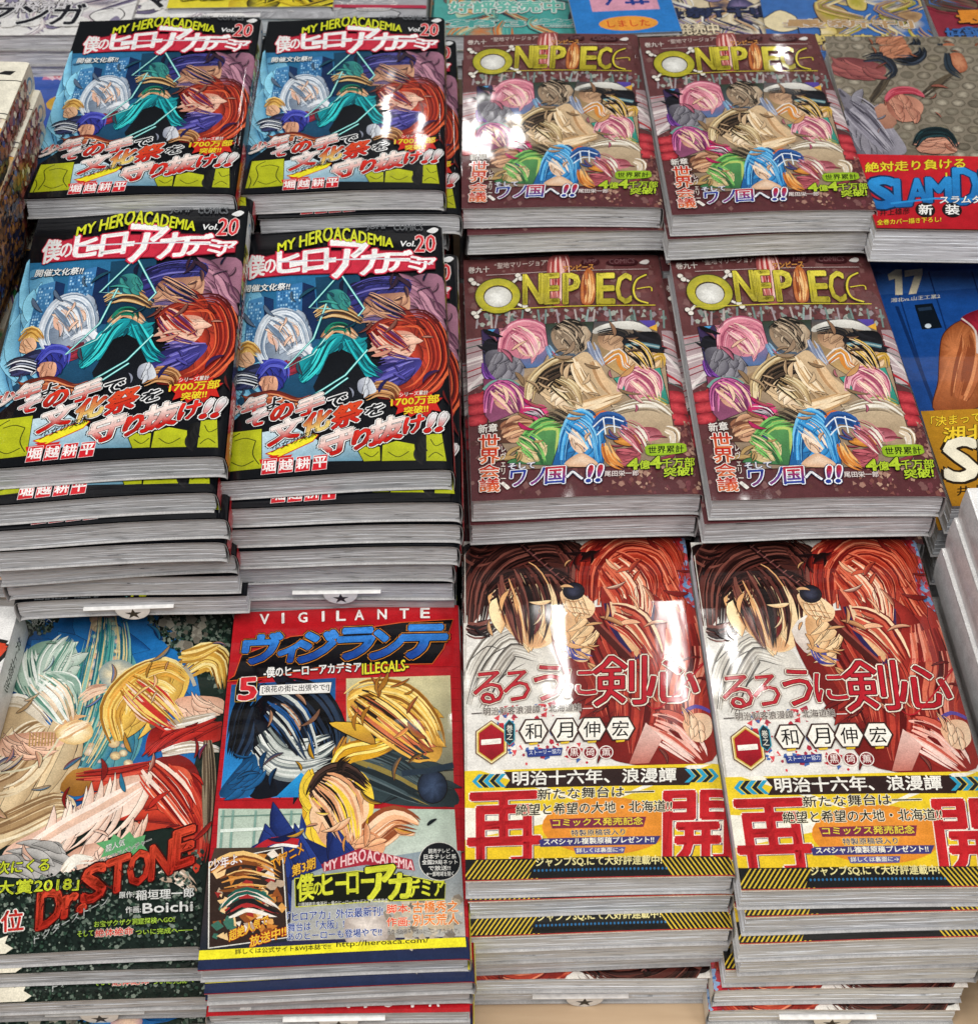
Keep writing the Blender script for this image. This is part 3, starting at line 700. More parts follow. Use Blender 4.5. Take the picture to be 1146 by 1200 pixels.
def design_pirate():
    D = Design('pirate', corners=[(15, 75), (775, 60), (945, 985), (40, 1030)], seed=5)
    D.P([(-10, 50), (800, 30), (970, 1010), (20, 1060)], '#673c3c', '#582e32')
    D.scatter([(20, 80), (780, 65), (930, 970), (45, 1010)], 420, ['#724644', '#5e3634', '#785250', '#54302e', '#7c5a56'], 16)
    # band of debris and struts below the title
    D.scatter([(50, 285), (790, 265), (810, 330), (60, 345)], 150, ['#7f8a84', '#5c6c66', '#94868a', '#7b4c4e', '#4f3436', '#a3a69c'], 13)
    for i in range(16):
        x = 60+i*48; D.L([(x+D.rnd.uniform(-20, 20), 345), (x+D.rnd.uniform(-20, 20), 275)], 8, D.rnd.choice(['#8fa3a0', '#a09498', '#6f8580', '#b2a6a2']))
    for s_ in ([(22, 390), (85, 380), (95, 560), (28, 600)], [(785, 355), (850, 350), (895, 560), (815, 560)]):
        D.P(s_, '#a08a8e', '#c0aeb0')
    for i in range(9):
        D.L([(22, 400+i*24), (92, 385+i*22)], 6, D.rnd.choice(['#7a4048', '#d6c8c6', '#5f6a66', '#a8343c']))
        D.L([(788, 370+i*22), (870, 400+i*22)], 6, D.rnd.choice(['#7a4048', '#d6c8c6', '#5f6a66', '#a8343c']))
    D.L([(22, 480), (90, 460)], 12, '#dcd2d0'); D.L([(26, 590), (100, 520)], 14, '#dcd2d0'); D.L([(32, 640), (98, 590)], 9, '#b62a34')
    D.L([(790, 440), (870, 520)], 14, '#dcd2d0'); D.L([(800, 520), (885, 570)], 10, '#b62a34')
    for y in (612, 655, 698):
        D.B([(30, y), (95, y-12), (100, y+22), (35, y+34)], '#d0464e', '#8c1f2a'); D.B([(800, y-22), (878, y-18), (892, y+18), (812, y+18)], '#d0464e', '#8c1f2a')
    # bottom right brocade
    D.scatter([(820, 700), (905, 700), (945, 985), (560, 990)], 170, ['#a37a6c', '#8a5a52', '#b7937e', '#6d3a40', '#7a4a44'], 12)
    # collage: jagged panels of plain painterly strands
    D.P([(84, 352), (760, 318), (800, 480), (845, 880), (230, 905), (110, 725)], '#b59b7c', '#8e7a66', edge='#2a1c1c', ew=3)
    def panel(pts, c1, c2): D.P(pts, c1, c2, edge='#2a2020', ew=2.5)
    panel([(84, 352), (150, 345), (170, 400), (260, 500), (200, 560), (95, 545)], '#3c2a50', '#20304c')
    D.P([(92, 352), (140, 348), (118, 372)], '#4a9bd0')
    D.B([(86, 420), (110, 385), (170, 400), (240, 440), (240, 480), (120, 450)], '#1c1c24', '#09090e')
    D.B([(100, 440), (180, 430), (240, 460), (250, 540), (160, 555), (110, 530)], '#8d8a92', '#46424e')
    D.hair([(95, 470), (105, 530), (150, 560)], 14, 16, ['#7a3f9c', '#4c2468', '#a066c0'], 7)
    panel([(150, 345), (345, 332), (350, 440), (320, 500), (260, 505)], '#b06a74', '#4a6c9a')
    D.B([(170, 385), (210, 340), (290, 335), (340, 380), (330, 440), (260, 470), (200, 450)], '#e6a0ac', '#c06a80', edge='#5a2430')
    D.hair([(165, 440), (185, 370), (250, 338), (325, 360), (345, 430)], 26, 52, ['#dc8a9a', '#c06880', '#f0b4be', '#a04a64'], 8)
    D.B([(222, 395), (270, 375), (315, 395), (310, 440), (268, 460), (228, 435)], '#f6dcc6', '#e2b49a')
    D.hair([(205, 400), (250, 365), (300, 375), (330, 400)], 14, 16, ['#dc8a9a', '#c06880', '#f0b4be'], 7)
    panel([(335, 332), (525, 324), (510, 440), (440, 470), (350, 440)], '#2f3a2a', '#556070')
    D.B([(365, 350), (430, 328), (500, 345), (512, 400), (480, 445), (400, 445), (360, 400)], '#cbb59a', '#9a8068', edge='#3c3026')
    D.hair([(360, 360), (430, 326), (500, 345)], 12, 18, ['#2a2622', '#4a423a', '#14120f'], 7)
    D.hair([(340, 420), (370, 470), (430, 480)], 22, 18, ['#6a90b4', '#8fb0cc', '#b06070', '#3e5c80'], 8)
    panel([(525, 324), (760, 318), (790, 440), (790, 500), (640, 540), (580, 500), (510, 440)], '#4a4a50', '#caa46a')
    D.P([(530, 350), (600, 325), (680, 322), (735, 345), (740, 362), (640, 352), (530, 372)], '#e9e6de', '#b8b4ac', smooth=3)
    D.B([(545, 375), (640, 360), (660, 420), (600, 440), (550, 420)], '#d0a884', '#8e6a50', edge='#241a14')
    D.hair([(540, 372), (600, 362), (650, 380), (640, 440)], 14, 22, ['#15151a', '#2c2c34', '#3a342e'], 7)
    D.P([(700, 318), (760, 316), (765, 350), (735, 345)], '#54449a'); D.P([(735, 345), (768, 330), (768, 358)], '#e0a83a')
    D.B([(630, 400), (680, 365), (770, 362), (788, 410), (782, 440), (680, 436)], '#24242a', '#0b0b10')
    D.L([(650, 418), (700, 408), (778, 420)], 22, '#4a7480', smooth=3); D.L([(650, 418), (700, 408), (778, 420)], 8, '#a3b6b4', smooth=3)
    D.B([(655, 445), (740, 440), (780, 450), (772, 495), (700, 510), (660, 490)], '#eccfaa', '#c8945e')
    D.hair([(560, 490), (620, 450), (640, 500), (690, 520)], 22, 26, ['#d88a3a', '#b85a2a', '#e8b45a', '#e6e2dc'], 8)
    D.hair([(740, 470), (785, 455), (790, 500)], 12, 14, ['#e6bd5a', '#b58a34'], 7)
    D.hair([(510, 400), (530, 450), (560, 500)], 20, 20, ['#7c86a0', '#4e5870', '#b8bfd0'], 8)
    panel([(90, 545), (200, 555), (290, 600), (270, 660), (120, 720), (96, 690)], '#7c3a58', '#8a4c6c')
    D.L([(95, 590), (130, 560), (190, 555), (228, 575)], 22, '#6f9c92', smooth=4); D.L([(98, 598), (130, 572), (190, 566), (225, 586)], 7, '#e6e4da', smooth=4)
    D.hair([(105, 680), (120, 600), (180, 575), (240, 620), (265, 680)], 26, 46, ['#c8649a', '#96407a', '#e08ab4', '#6c2c58'], 8)
    D.B([(130, 600), (190, 588), (215, 630), (190, 670), (140, 650)], '#ecc6ac', '#c08a72')
    D.B([(235, 660), (330, 650), (350, 720), (300, 750), (250, 720)], '#e84a86', '#b02058')
    D.hair([(250, 670), (300, 680), (330, 710)], 18, 16, ['#f4ecec', '#2a2a34', '#c0b4bc'], 6)
    panel([(110, 720), (240, 690), (340, 730), (250, 800), (150, 800)], '#3a2a26', '#5c3a2c')
    D.B([(160, 720), (240, 690), (290, 720), (270, 780), (200, 800), (165, 760)], '#dcaa86', '#8e5c42', edge='#2c1a14')
    D.hair([(150, 770), (210, 740), (290, 730)], 26, 22, ['#b07a56', '#e0b48c', '#6a4030'], 8)
    panel([(180, 880), (260, 790), (350, 705), (400, 720), (370, 890)], '#5c9a58', '#3a6e44')
    D.hair([(240, 800), (320, 730), (400, 740), (380, 860)], 26, 34, ['#7cc064', '#4a8a44', '#b6c86a', '#2f6038'], 8)
    D.B([(225, 830), (270, 790), (335, 800), (335, 855), (280, 880), (235, 870)], '#e4cf9e', '#b0905c', edge='#40341c')
    D.E(287, 778, 14, 13, '#4c4a8a', '#2a2858')
    # big tan centre
    D.B([(230, 560), (330, 500), (430, 470), (500, 440), (560, 520), (640, 610), (560, 670), (470, 700), (380, 690), (330, 620)], '#d9bb94', '#8a6e50', edge='#33261c', ew=3)
    D.hair([(270, 640), (290, 560), (370, 490), (450, 470)], 30, 40, ['#c8ac7e', '#8e7450', '#e6d2a8', '#5c482e'], 9)
    D.hair([(300, 600), (350, 540), (440, 510), (470, 560)], 30, 44, ['#2a2018', '#46362a', '#15100c', '#6a5440'], 9)
    D.B([(360, 590), (420, 555), (468, 580), (470, 640), (410, 660), (370, 640)], '#f0dcc0', '#cfae88')
    D.hair([(350, 600), (400, 560), (470, 575)], 16, 20, ['#2a2018', '#15100c'], 8)
    D.hair([(440, 470), (480, 560), (540, 620)], 20, 26, ['#ecccA0', '#c8a274', '#a5825a', '#f6e0be'], 12)
    D.hair([(520, 480), (560, 560), (600, 620)], 18, 22, ['#e0bc92', '#b88e64', '#f2d8b4'], 12)
    D.hair([(400, 690), (500, 660), (640, 610)], 26, 34, ['#e6c298', '#c29a6c', '#9a764e', '#f4dcb8'], 11)
    D.hair([(330, 680), (380, 690), (420, 720), (350, 730)], 22, 22, ['#3c332a', '#8a7a62', '#1c1814'], 8)
    panel([(600, 545), (700, 520), (780, 500), (815, 640), (700, 650), (640, 600)], '#3fa08c', '#2f8070')
    D.B([(640, 560), (700, 520), (760, 530), (775, 590), (750, 620), (670, 625)], '#e0909c', '#b45c74', edge='#5a2430')
    D.hair([(630, 600), (650, 545), (710, 520), (765, 545), (775, 610)], 22, 44, ['#dc8a9a', '#c06880', '#f0b4be', '#a04a64'], 8)
    D.B([(690, 560), (740, 548), (762, 575), (745, 610), (705, 605)], '#f6dcc6', '#e2b49a')
    D.hair([(690, 640), (750, 620), (810, 640)], 18, 26, ['#d8b45a', '#a88a3c', '#eed68a', '#8a9a5a'], 8)
    panel([(590, 650), (700, 640), (820, 655), (842, 800), (700, 800), (640, 720)], '#c9b394', '#a28a6e')
    D.hair([(590, 680), (680, 650), (760, 650), (825, 690)], 22, 36, ['#d8cbb8', '#a4927a', '#efe8da', '#7a6a56'], 9)
    D.B([(680, 740), (760, 735), (790, 770), (740, 790), (690, 775)], '#d0808a', '#8e3c48', edge='#1c1014', ew=4)
    D.hair([(800, 740), (835, 760), (830, 820)], 20, 22, ['#dcc8ae', '#b09878', '#efe6d8'], 9)
    panel([(360, 890), (400, 760), (450, 690), (520, 680), (570, 790), (560, 892)], '#2c74b4', '#1d5a94')
    D.B([(400, 800), (420, 720), (470, 690), (520, 705), (545, 790), (545, 880), (400, 885)], '#3c94d0', '#1a5690', edge='#0e2c4c')
    D.hair([(395, 890), (410, 780), (460, 692), (520, 730), (545, 880)], 22, 60, ['#3f9cd8', '#1f68a8', '#78c0e8', '#15487c'], 8)
    D.B([(430, 760), (470, 715), (515, 755), (505, 820), (470, 845), (435, 815)], '#f4dcc4', '#dab090')
    D.B([(450, 850), (490, 845), (540, 890), (410, 892)], '#f0d4ba', '#d2a684')
    D.P([(520, 700), (560, 672), (600, 690), (560, 715)], '#d8702a', smooth=2)
    D.hair([(520, 760), (560, 700), (630, 710), (650, 770)], 26, 14, ['#2a5a9c', '#1c4078'], 14)
    for q in ([(520, 740), (570, 700), (640, 715)], [(530, 775), (580, 735), (650, 745)], [(560, 700), (570, 770)], [(600, 695), (605, 760)]): D.L(q, 5, '#e6ecf0', smooth=4)
    D.B([(600, 790), (680, 765), (730, 790), (660, 812)], '#e8a24a', '#b8702a', edge='#2c180c', ew=3)
    D.B([(610, 830), (690, 815), (705, 860), (650, 885), (618, 865)], '#c0606a', '#6c2430', edge='#14100e', ew=6)
    D.hair([(570, 800), (590, 860), (640, 895)], 22, 24, ['#d6863c', '#a85a28', '#e8b470'], 9)
    for c, cols in (((250, 410), ['#dc8a9a', '#f6dcc6', '#a04a64', '#f0b4be']), ((430, 390), ['#cbb59a', '#2a2622', '#8e7a66']), ((180, 625), ['#c8649a', '#ecc6ac', '#6c2c58']), ((420, 610), ['#2a2018', '#e6d2a8', '#8e7450', '#c8ac7e']),
                    ((720, 575), ['#dc8a9a', '#f6dcc6', '#a04a64']), ((470, 770), ['#3f9cd8', '#1f68a8', '#f4dcc4', '#78c0e8']), ((700, 460), ['#e6bd5a', '#0b0b10', '#eccfaa']), ((280, 830), ['#7cc064', '#e4cf9e', '#2f6038']), ((680, 780), ['#d0808a', '#e8e0d2', '#8e3c48'])):
        D.hair([(c[0]-50, c[1]-50), (c[0]+10, c[1]-10), (c[0]+45, c[1]+55)], 42, 34, cols, 8)
    D.overpaint([(90, 345), (765, 322), (842, 880), (170, 895)], 560)
    # heading
    D.g = 'title_lettering'
    D.L([(105, 140), (735, 120)], 3, '#c9b8b4')
    D.T('巻九十', 34, 132, 118, 128, 24, '#e8dcd4', (), bold=.02)
    D.T('“聖地マリージョア”', 138, 115, 352, 106, 22, '#dcc8c0', (), bold=.01)
    for x0, x1 in ((478, 545), (578, 690)): D.B([(x0, 92), ((x0+x1)/2, 78), (x1, 88), (x1-4, 104), ((x0+x1)/2, 108), (x0+4, 106)], '#4c2428', '#3a1a1e')
    D.T('JUMP', 485, 103, 538, 101, 18, '#7d5a5c', ()); D.T('COMICS', 585, 102, 682, 98, 18, '#7d5a5c', ())
    D.P([(700, 98), (712, 88), (730, 84), (738, 92), (726, 102)], '#e8e0dc', smooth=3)
    D.B([(352, 80), (425, 68), (430, 160), (425, 255), (360, 258), (345, 180)], '#d8837a', '#8e4444')
    D.hair([(390, 75), (395, 170), (390, 255)], 40, 36, ['#e0a49a', '#b83a3a', '#c9756c', '#f0c8be', '#7c2a2e'], 8)
    D.B([(482, 150), (505, 118), (528, 150), (532, 210), (520, 256), (480, 256), (474, 200)], '#e89a54', '#a85a30')
    D.hair([(500, 130), (505, 200), (500, 256)], 22, 30, ['#f0aa60', '#c87038', '#f6ca8c', '#8c4424'], 7)
    # plain ring and crossed bars standing for the first letter
    for a, b in (((50, 165), (262, 272)), ((235, 150), (60, 296))):
        D.L([a, b], 18, '#40302c'); D.L([a, b], 12, '#e4ded4')
        for x, y in (a, b):
            D.E(x-5, y-7, 12, 9, '#e4ded4', edge='#40302c', ew=2.5); D.E(x+6, y+6, 12, 9, '#e4ded4', edge='#40302c', ew=2.5)
    D.E(150, 222, 92, 72, '#3a3010'); D.E(150, 222, 88, 68, '#dccb3c', '#a5a02c', n=32, a0=.3)
    D.E(151, 224, 58, 44, '#3a2c18'); D.E(151, 226, 54, 40, '#ecebe6', '#c8c6be', n=24)
    o = ((.045, '#3a2c14'),)
    def Y(t, x0, x1, yb=257, h=115, b=.05): D.T(t, x0, yb, x1, yb-2, h, '#eadb4a', o, bold=b, col2='#b0a22c')
    Y('N', 252, 325); Y('E', 335, 388); Y('P', 408, 468); Y('E', 540, 602); Y('C', 612, 668, 256)
    D.L([(730, 140), (690, 160), (674, 200), (690, 240), (738, 256)], 13, '#3a2c14', smooth=5); D.L([(728, 142), (692, 162), (678, 200), (692, 238), (735, 253)], 8, '#dccb3c', smooth=5)
    D.L([(690, 198), (742, 190), (748, 206)], 5, '#dccb3c', smooth=3)
    D.T('ワンピース', 408, 132, 524, 124, 22, '#dd9c50', ((.07, '#6c2c1c'),), bold=.04)
    D.L([(82, 278), (420, 268), (762, 260)], 5, '#c8b834')
    D.g = 'slogan_lettering'
    D.T('新章', 70, 765, 145, 758, 34, '#f2ece4', ((.05, '#3a1c20'),), bold=.03)
    for ch, y, h in (('世', 828, 58), ('界', 886, 56), ('会', 940, 50), ('議', 998, 54)):
        D.T(ch, 72, y, 152, y-3, h, '#c82a1c', ((.11, '#4a1414'), (.075, '#f6efe6')), bold=.03, col2='#e2703a')
    D.T('レヴェリー', 158, 945, 178, 945, 130, '#f0e6dc', ((.08, '#4a1c1c'),), bold=.02, vert=True)
    D.T('、', 160, 985, 190, 985, 26, '#f2ece4', (), bold=.05)
    D.T('そして', 188, 908, 292, 902, 24, '#f4f2f6', ((.08, '#2a3a78'),), bold=.03)
    ob = ((.12, '#f4f6fa'), (.07, '#1c2c6c'), (.04, '#f4f6fa'))
    D.T('ワノ', 192, 976, 328, 966, 66, '#27419c', ((.11, '#16204c'), (.075, '#f6f8fc')), bold=.03, slant=6, col2='#7c3a7c')
    D.T('国', 332, 966, 408, 961, 66, '#c02c3c', ((.11, '#16204c'), (.075, '#f6f8fc')), bold=.03, slant=4, col2='#27419c')
    D.T('へ', 414, 950, 480, 946, 34, '#f6f8fc', ((.08, '#16204c'),), bold=.04)
    D.T('!!', 492, 958, 546, 954, 66, '#c4303c', ((.12, '#16204c'), (.075, '#f6f8fc')), bold=.04, slant=14, col2='#27419c')
    D.B([(722, 825), (740, 805), (860, 795), (880, 810), (868, 832), (745, 848)], '#aacb30', '#8cb022')
    D.T('世界累計', 734, 840, 870, 830, 28, '#1a220c', (), bold=.03)
    og = ((.09, '#14180a'),)
    D.T('4', 655, 905, 695, 902, 42, '#bcd636', og, bold=.05); D.T('億', 700, 902, 740, 899, 34, '#bcd636', og, bold=.03)
    D.T('4', 742, 898, 782, 895, 46, '#bcd636', og, bold=.05); D.T('千万部', 786, 894, 912, 884, 36, '#bcd636', og, bold=.03)
    D.T('突破!', 795, 930, 905, 918, 36, '#bcd636', og, bold=.04)
    D.g = 'author_lettering'
    D.T('尾田栄一郎', 565, 934, 696, 928, 22, '#ece0dc', (), bold=.02)
    return D, None

def design_sword():
    D = Design('sword', corners=[(40, 80), (705, 75), (865, 1115), (40, 1130)], seed=8)
    D.P([(30, 60), (720, 55), (880, 1140), (30, 1150)], '#e9e5dd', '#e2ddd6')
    BR = ['#3c1f1c', '#22100f', '#5a2c26', '#150a0a', '#7a463c']
    RD = ['#b8402c', '#8c241c', '#d8684a', '#6a1614', '#e88a68', '#a0301f']
    # blue and red flower pattern, top right and low left
    D.P([(640, 75), (712, 72), (748, 310), (660, 260)], '#b04850')
    D.scatter([(640, 75), (712, 72), (750, 330), (690, 300)], 120, ['#c42c38', '#4a78b4', '#8ea8cc', '#d84a50', '#9c2030', '#6c94c0'], 11)
    D.scatter([(120, 560), (300, 540), (420, 760), (180, 765)], 120, ['#c42c38', '#4a68a4', '#d84a50', '#a83a4a', '#e8d8d4', '#b02c3c'], 11)
    # grey brush-ink cloth
    D.P([(40, 470), (100, 390), (170, 360), (300, 410), (330, 560), (180, 580), (60, 590)], '#cfc8bc', '#dedad2', smooth=3)
    D.hair([(60, 580), (100, 470), (180, 380), (280, 420)], 60, 46, ['#a8a096', '#7c756c', '#e6e1d8', '#5a544e', '#c4bcb0'], 6)
    for q in ([(70, 520), (120, 430), (200, 390)], [(110, 590), (150, 500), (230, 450)], [(60, 440), (110, 400), (150, 410)]): D.L(q, 4, '#38322e', True, 5)
    # dark brown hair mass
    D.B([(45, 200), (80, 120), (160, 85), (300, 80), (395, 90), (420, 150), (380, 260), (330, 200), (200, 190), (130, 220), (90, 300), (50, 330)], '#4a2722', '#1a0c0b', (220, 120), edge='#120808')
    D.hair([(60, 330), (80, 200), (160, 110), (290, 85), (380, 120)], 70, 90, BR, 9)
    D.hair([(45, 110), (90, 130), (150, 110)], 26, 14, BR, 9); D.hair([(48, 340), (90, 350), (150, 320)], 26, 20, BR, 9)
    D.hair([(330, 90), (380, 160), (370, 240), (340, 330)], 34, 40, BR, 9)
    # peach planes
    D.B([(112, 240), (180, 205), (300, 190), (355, 225), (345, 330), (300, 400), (230, 408), (170, 350), (130, 300)], '#f6dcae', '#e2aa72', (230, 290), edge='#4a2a1c', ew=2.5)
    D.P([(150, 300), (230, 340), (290, 390), (240, 405), (180, 350)], '#d69a66', '#e0ac7c', smooth=2)
    D.hair([(110, 250), (180, 195), (300, 185), (370, 215)], 26, 52, BR, 9)
    D.hair([(200, 190), (190, 240), (150, 300)], 16, 14, BR, 6); D.hair([(300, 190), (330, 250), (330, 320)], 14, 16, BR, 7)
    # red hair mass, right
    D.B([(400, 200), (430, 110), (500, 72), (580, 72), (650, 100), (690, 180), (680, 280), (620, 250), (600, 170), (480, 170), (460, 240), (420, 270)], '#c8573c', '#7a1c18', (530, 110), edge='#3c0c0a')
    D.hair([(420, 280), (430, 160), (520, 80), (640, 110), (690, 220)], 50, 110, RD, 9)
    D.hair([(395, 130), (430, 110), (480, 90)], 26, 20, RD, 8)
    D.B([(466, 200), (500, 165), (570, 160), (606, 195), (595, 250), (545, 290), (500, 262)], '#f8dcc0', '#e8b08a', (535, 220), edge='#5c241a')
    D.hair([(460, 240), (480, 170), (560, 140), (620, 190), (620, 270)], 24, 66, RD, 8)
    D.hair([(640, 200), (690, 300), (740, 380), (760, 480)], 34, 50, RD, 9)
    # red robe
    D.B([(300, 350), (400, 290), (480, 280), (620, 290), (720, 310), (765, 420), (790, 560), (800, 765), (500, 768), (400, 640), (330, 480)], '#9c2e26', '#6c1a18', (600, 520), edge='#2c0a0a')
    D.P([(480, 270), (560, 285), (600, 290), (590, 400), (560, 440), (500, 380)], '#f2cfa8', '#dba878')
    D.L([(470, 275), (490, 350), (560, 450)], 16, '#2c2250', smooth=4); D.L([(612, 280), (600, 370), (565, 450)], 12, '#3c2c50', smooth=4)
    D.L([(500, 310), (530, 322), (580, 312)], 4, '#a8704c', True, 3)
    D.hair([(400, 300), (430, 400), (480, 520), (500, 640)], 60, 70, ['#b5402f', '#7c1f1c', '#c85a44', '#501010', '#8f2a22'], 12)
    D.hair([(700, 320), (720, 440), (690, 560), (720, 740)], 80, 110, ['#b5402f', '#7c1f1c', '#d06a50', '#4a0e0e', '#96302a', '#e49078'], 13)
    D.hair([(560, 420), (580, 560), (560, 740)], 60, 60, ['#8c2620', '#5c1412', '#b03c2e', '#c86450'], 12)
    D.hair([(600, 640), (680, 680), (760, 760)], 60, 40, ['#c85a48', '#eab0a0', '#8c2a22', '#f0d0c4', '#6a1614'], 14)
    D.P([(590, 640), (640, 690), (600, 765), (540, 768)], '#e8c4b8', '#b86a5c')
    # pale collar, forearm, dark scabbard
    D.P([(300, 345), (350, 300), (380, 330), (420, 340), (380, 420), (330, 410)], '#ece4da', '#c8b4a8', smooth=2)
    D.B([(345, 310), (400, 290), (430, 300), (425, 400), (415, 452), (370, 448), (350, 400)], '#f2cfa0', '#cf9a68', edge='#5a2c1c')
    D.hair([(360, 390), (380, 430), (430, 440)], 18, 12, ['#3a3a80', '#5454a0'], 7)
    D.L([(205, 85), (300, 170), (375, 240)], 20, '#20100f', smooth=3); D.L([(212, 92), (300, 172), (372, 236)], 6, '#5a3030', smooth=3)
    for i in range(9): D.L([(214+i*17, 100+i*15), (226+i*17, 92+i*15)], 3, '#8c5a50')
    D.L([(400, 290), (460, 360), (545, 450)], 30, '#4c1c18', smooth=3); D.L([(405, 285), (465, 352), (550, 440)], 8, '#94443a', smooth=3)
    D.B([(330, 240), (372, 232), (420, 262), (438, 290), (420, 320), (370, 318), (345, 290)], '#f6d8ae', '#dcaa78', edge='#4a241a', ew=3)
    for q in ([(350, 285), (390, 290), (432, 300)], [(356, 300), (395, 306), (430, 312)], [(340, 262), (370, 270), (400, 262)]): D.L(q, 3, '#a86c44', True, 3)
    D.E(372, 238, 32, 26, '#1c1c26', edge='#0a0a10', ew=3); D.E(372, 238, 22, 17, '#3c3f54', '#1c1e2c')
    D.B([(700, 640), (740, 610), (785, 620), (790, 670), (760, 700), (725, 690)], '#f4d6b4', '#dca884', edge='#4a241a', ew=3)
    D.L([(700, 612), (740, 590), (785, 605)], 12, '#5a4a9a', smooth=3)
    D.L([(45, 1000), (45, 90)], 3, '#c8c2b8')
    D.hair([(190, 170), (230, 270), (240, 400)], 80, 60, BR+['#f2d4a4', '#e2aa72'], 9)
    D.hair([(470, 150), (540, 230), (560, 340)], 70, 56, RD+['#f4d0b0'], 9)
    D.hair([(480, 300), (560, 340), (620, 440)], 50, 40, ['#9c2e26', '#f2cfa8', '#6c1a18', '#c85a44'], 10)
    D.overpaint([(300, 90), (705, 80), (800, 765), (420, 775)], 480)
    D.overpaint([(45, 90), (420, 85), (500, 420), (100, 400)], 170)
    # title
    D.g = 'title_lettering'
    o = ((.085, '#5c0c14'), (.065, '#f2e6d2'), (.03, '#5c0c14'))
    D.T('る', 68, 580, 160, 575, 98, '#b4202c', o, bold=.0); D.T('ろ', 160, 572, 240, 568, 92, '#b4202c', o, bold=.0)
    D.T('う', 252, 572, 338, 568, 108, '#b4202c', o, bold=.0); D.T('に', 345, 560, 440, 556, 84, '#b4202c', o, bold=.0)
    D.T('剣', 430, 590, 592, 584, 150, '#b4202c', o, bold=.0); D.T('心', 592, 580, 748, 572, 125, '#b4202c', o, bold=.01)
    D.L([(745, 470), (762, 460), (640, 590), (590, 585)], 5, '#b4202c', True, 6)
    D.T('明治剣客浪漫譚・北海道編', 98, 614, 394, 604, 24, '#4a3c38', ((.05, '#efe8de'),), bold=.01)
    D.L([(62, 608), (94, 606)], 3, '#4a3c38'); D.L([(398, 597), (430, 596)], 3, '#e8dcd4')
    D.T('けんしん', 640, 442, 704, 440, 14, '#d03c40')
    def hexa(cx, cy, rx, ry, c, e=None, ew=3, c2=None):
        D.P([(cx-rx, cy-ry*.5), (cx, cy-ry), (cx+rx, cy-ry*.5), (cx+rx, cy+ry*.5), (cx, cy+ry), (cx-rx, cy+ry*.5)], c, c2, edge=e, ew=ew)
    hexa(122, 697, 47, 67, '#e8d9a0', '#5a1418', 3); hexa(122, 697, 40, 58, '#a81c28', '#c8a038', 4, '#8c1420')
    D.T('一', 92, 704, 150, 700, 14, '#f6f0e4', (), bold=.03)
    D.P([(162, 645), (176, 628), (192, 642), (192, 690), (178, 706), (163, 692)], '#223038', edge='#2c9ab0', ew=3)
    D.T('巻之', 168, 690, 187, 690, 46, '#f0ecdc', (), vert=True)
    D.g = 'author_lettering'
    for ch, cx in zip('和月伸宏', (250, 345, 427, 513)):
        cy = 665-(cx-250)*.02
        D.P([(cx-44, cy), (cx-24, cy-36), (cx+24, cy-37), (cx+44, cy-1), (cx+24, cy+34), (cx-24, cy+35)], '#f2ece0', edge='#3c2420', ew=6)
        D.T(ch, cx-25, cy+24, cx+25, cy+23, 48, '#161212', (), bold=.01)
        D.P([(cx-14, cy+36), (cx+14, cy+34), (cx+12, cy+40), (cx-12, cy+42)], '#d8b42c')
    D.P([(228, 722), (338, 716), (334, 740), (232, 744)], '#2c3c80'); D.T('ストーリー協力', 236, 738, 332, 734, 15, '#e8ecf4')
    for ch, cx in zip('黒碕薫', (373, 422, 470)):
        D.E(cx, 732, 22, 21, '#f0e4dc'); D.E(cx, 732, 19, 18, '#7c1c24'); D.T(ch, cx-13, 744, cx+13, 743, 25, '#f4e8e0', ())
    # paper band
    D.g = 'paper_band'
    D.P([(20, 786), (830, 766), (890, 1140), (20, 1150)], '#e6c82c', '#dfb826')
    for a, b in ((90, 150), (720, 790)):
        D.P([(440, 900), (a, 786-(a-40)*.02), (b, 784-(b-40)*.02)], '#efe9d8')
    D.P([(40, 900), (40, 1000), (440, 920)], '#efe9d8'); D.P([(840, 880), (858, 1000), (440, 920)], '#efe9d8')
    D.E(470, 960, 195, 90, '#e8913c', '#dc8a2c', n=30)
    for ch, x0, x1, yb, h in (('再', 50, 268, 1082, 225), ('開', 648, 852, 1078, 222)):
        D.T(ch, x0+8, yb+6, x1+8, yb, h, '#4c3c5c', (), bold=.02)
        D.T(ch, x0, yb, x1, yb-6, h, '#c0242a', ((.02, '#f4ecdc'),), bold=.035)
    D.P([(160, 789), (712, 779), (738, 806), (722, 834), (160, 840), (178, 815)], '#30201e')
    for s_, x in ((1, 62), (1, 98), (-1, 812), (-1, 776)):
        for k, c in ((0, '#2f9cc0'), (18, '#1c2024'), (34, '#2f9cc0')):
            xx = x+s_*k; y = 818-(xx-62)*.018
            D.P([(xx, y), (xx+s_*20, y-22), (xx+s_*34, y-22), (xx+s_*14, y), (xx+s_*34, y+20), (xx+s_*20, y+20)], c)
    D.T('明治十六年、浪漫譚', 186, 832, 682, 824, 44, '#f6f2e8', (), bold=.03)
    D.T('新たな舞台は――', 262, 878, 616, 868, 34, '#261c10', ((.08, '#f4ecd0'),), bold=.02)
    D.T('絶望と希望の大地・北海道!!', 196, 926, 670, 916, 36, '#261c10', ((.08, '#f4ecd0'),), bold=.02)
    D.P([(298, 938), (592, 932), (584, 964), (306, 967)], '#7c2c44'); D.T('コミックス発売記念', 308, 961, 582, 957, 24, '#f0d648', ((.05, '#4a1428'),), bold=.03)
    D.P([(358, 972), (536, 968), (526, 994), (366, 996)], '#e8a83c'); D.T('特製原稿袋入り', 364, 992, 528, 989, 20, '#2c2c5c', ((.05, '#f4e4b0'),), bold=.02)
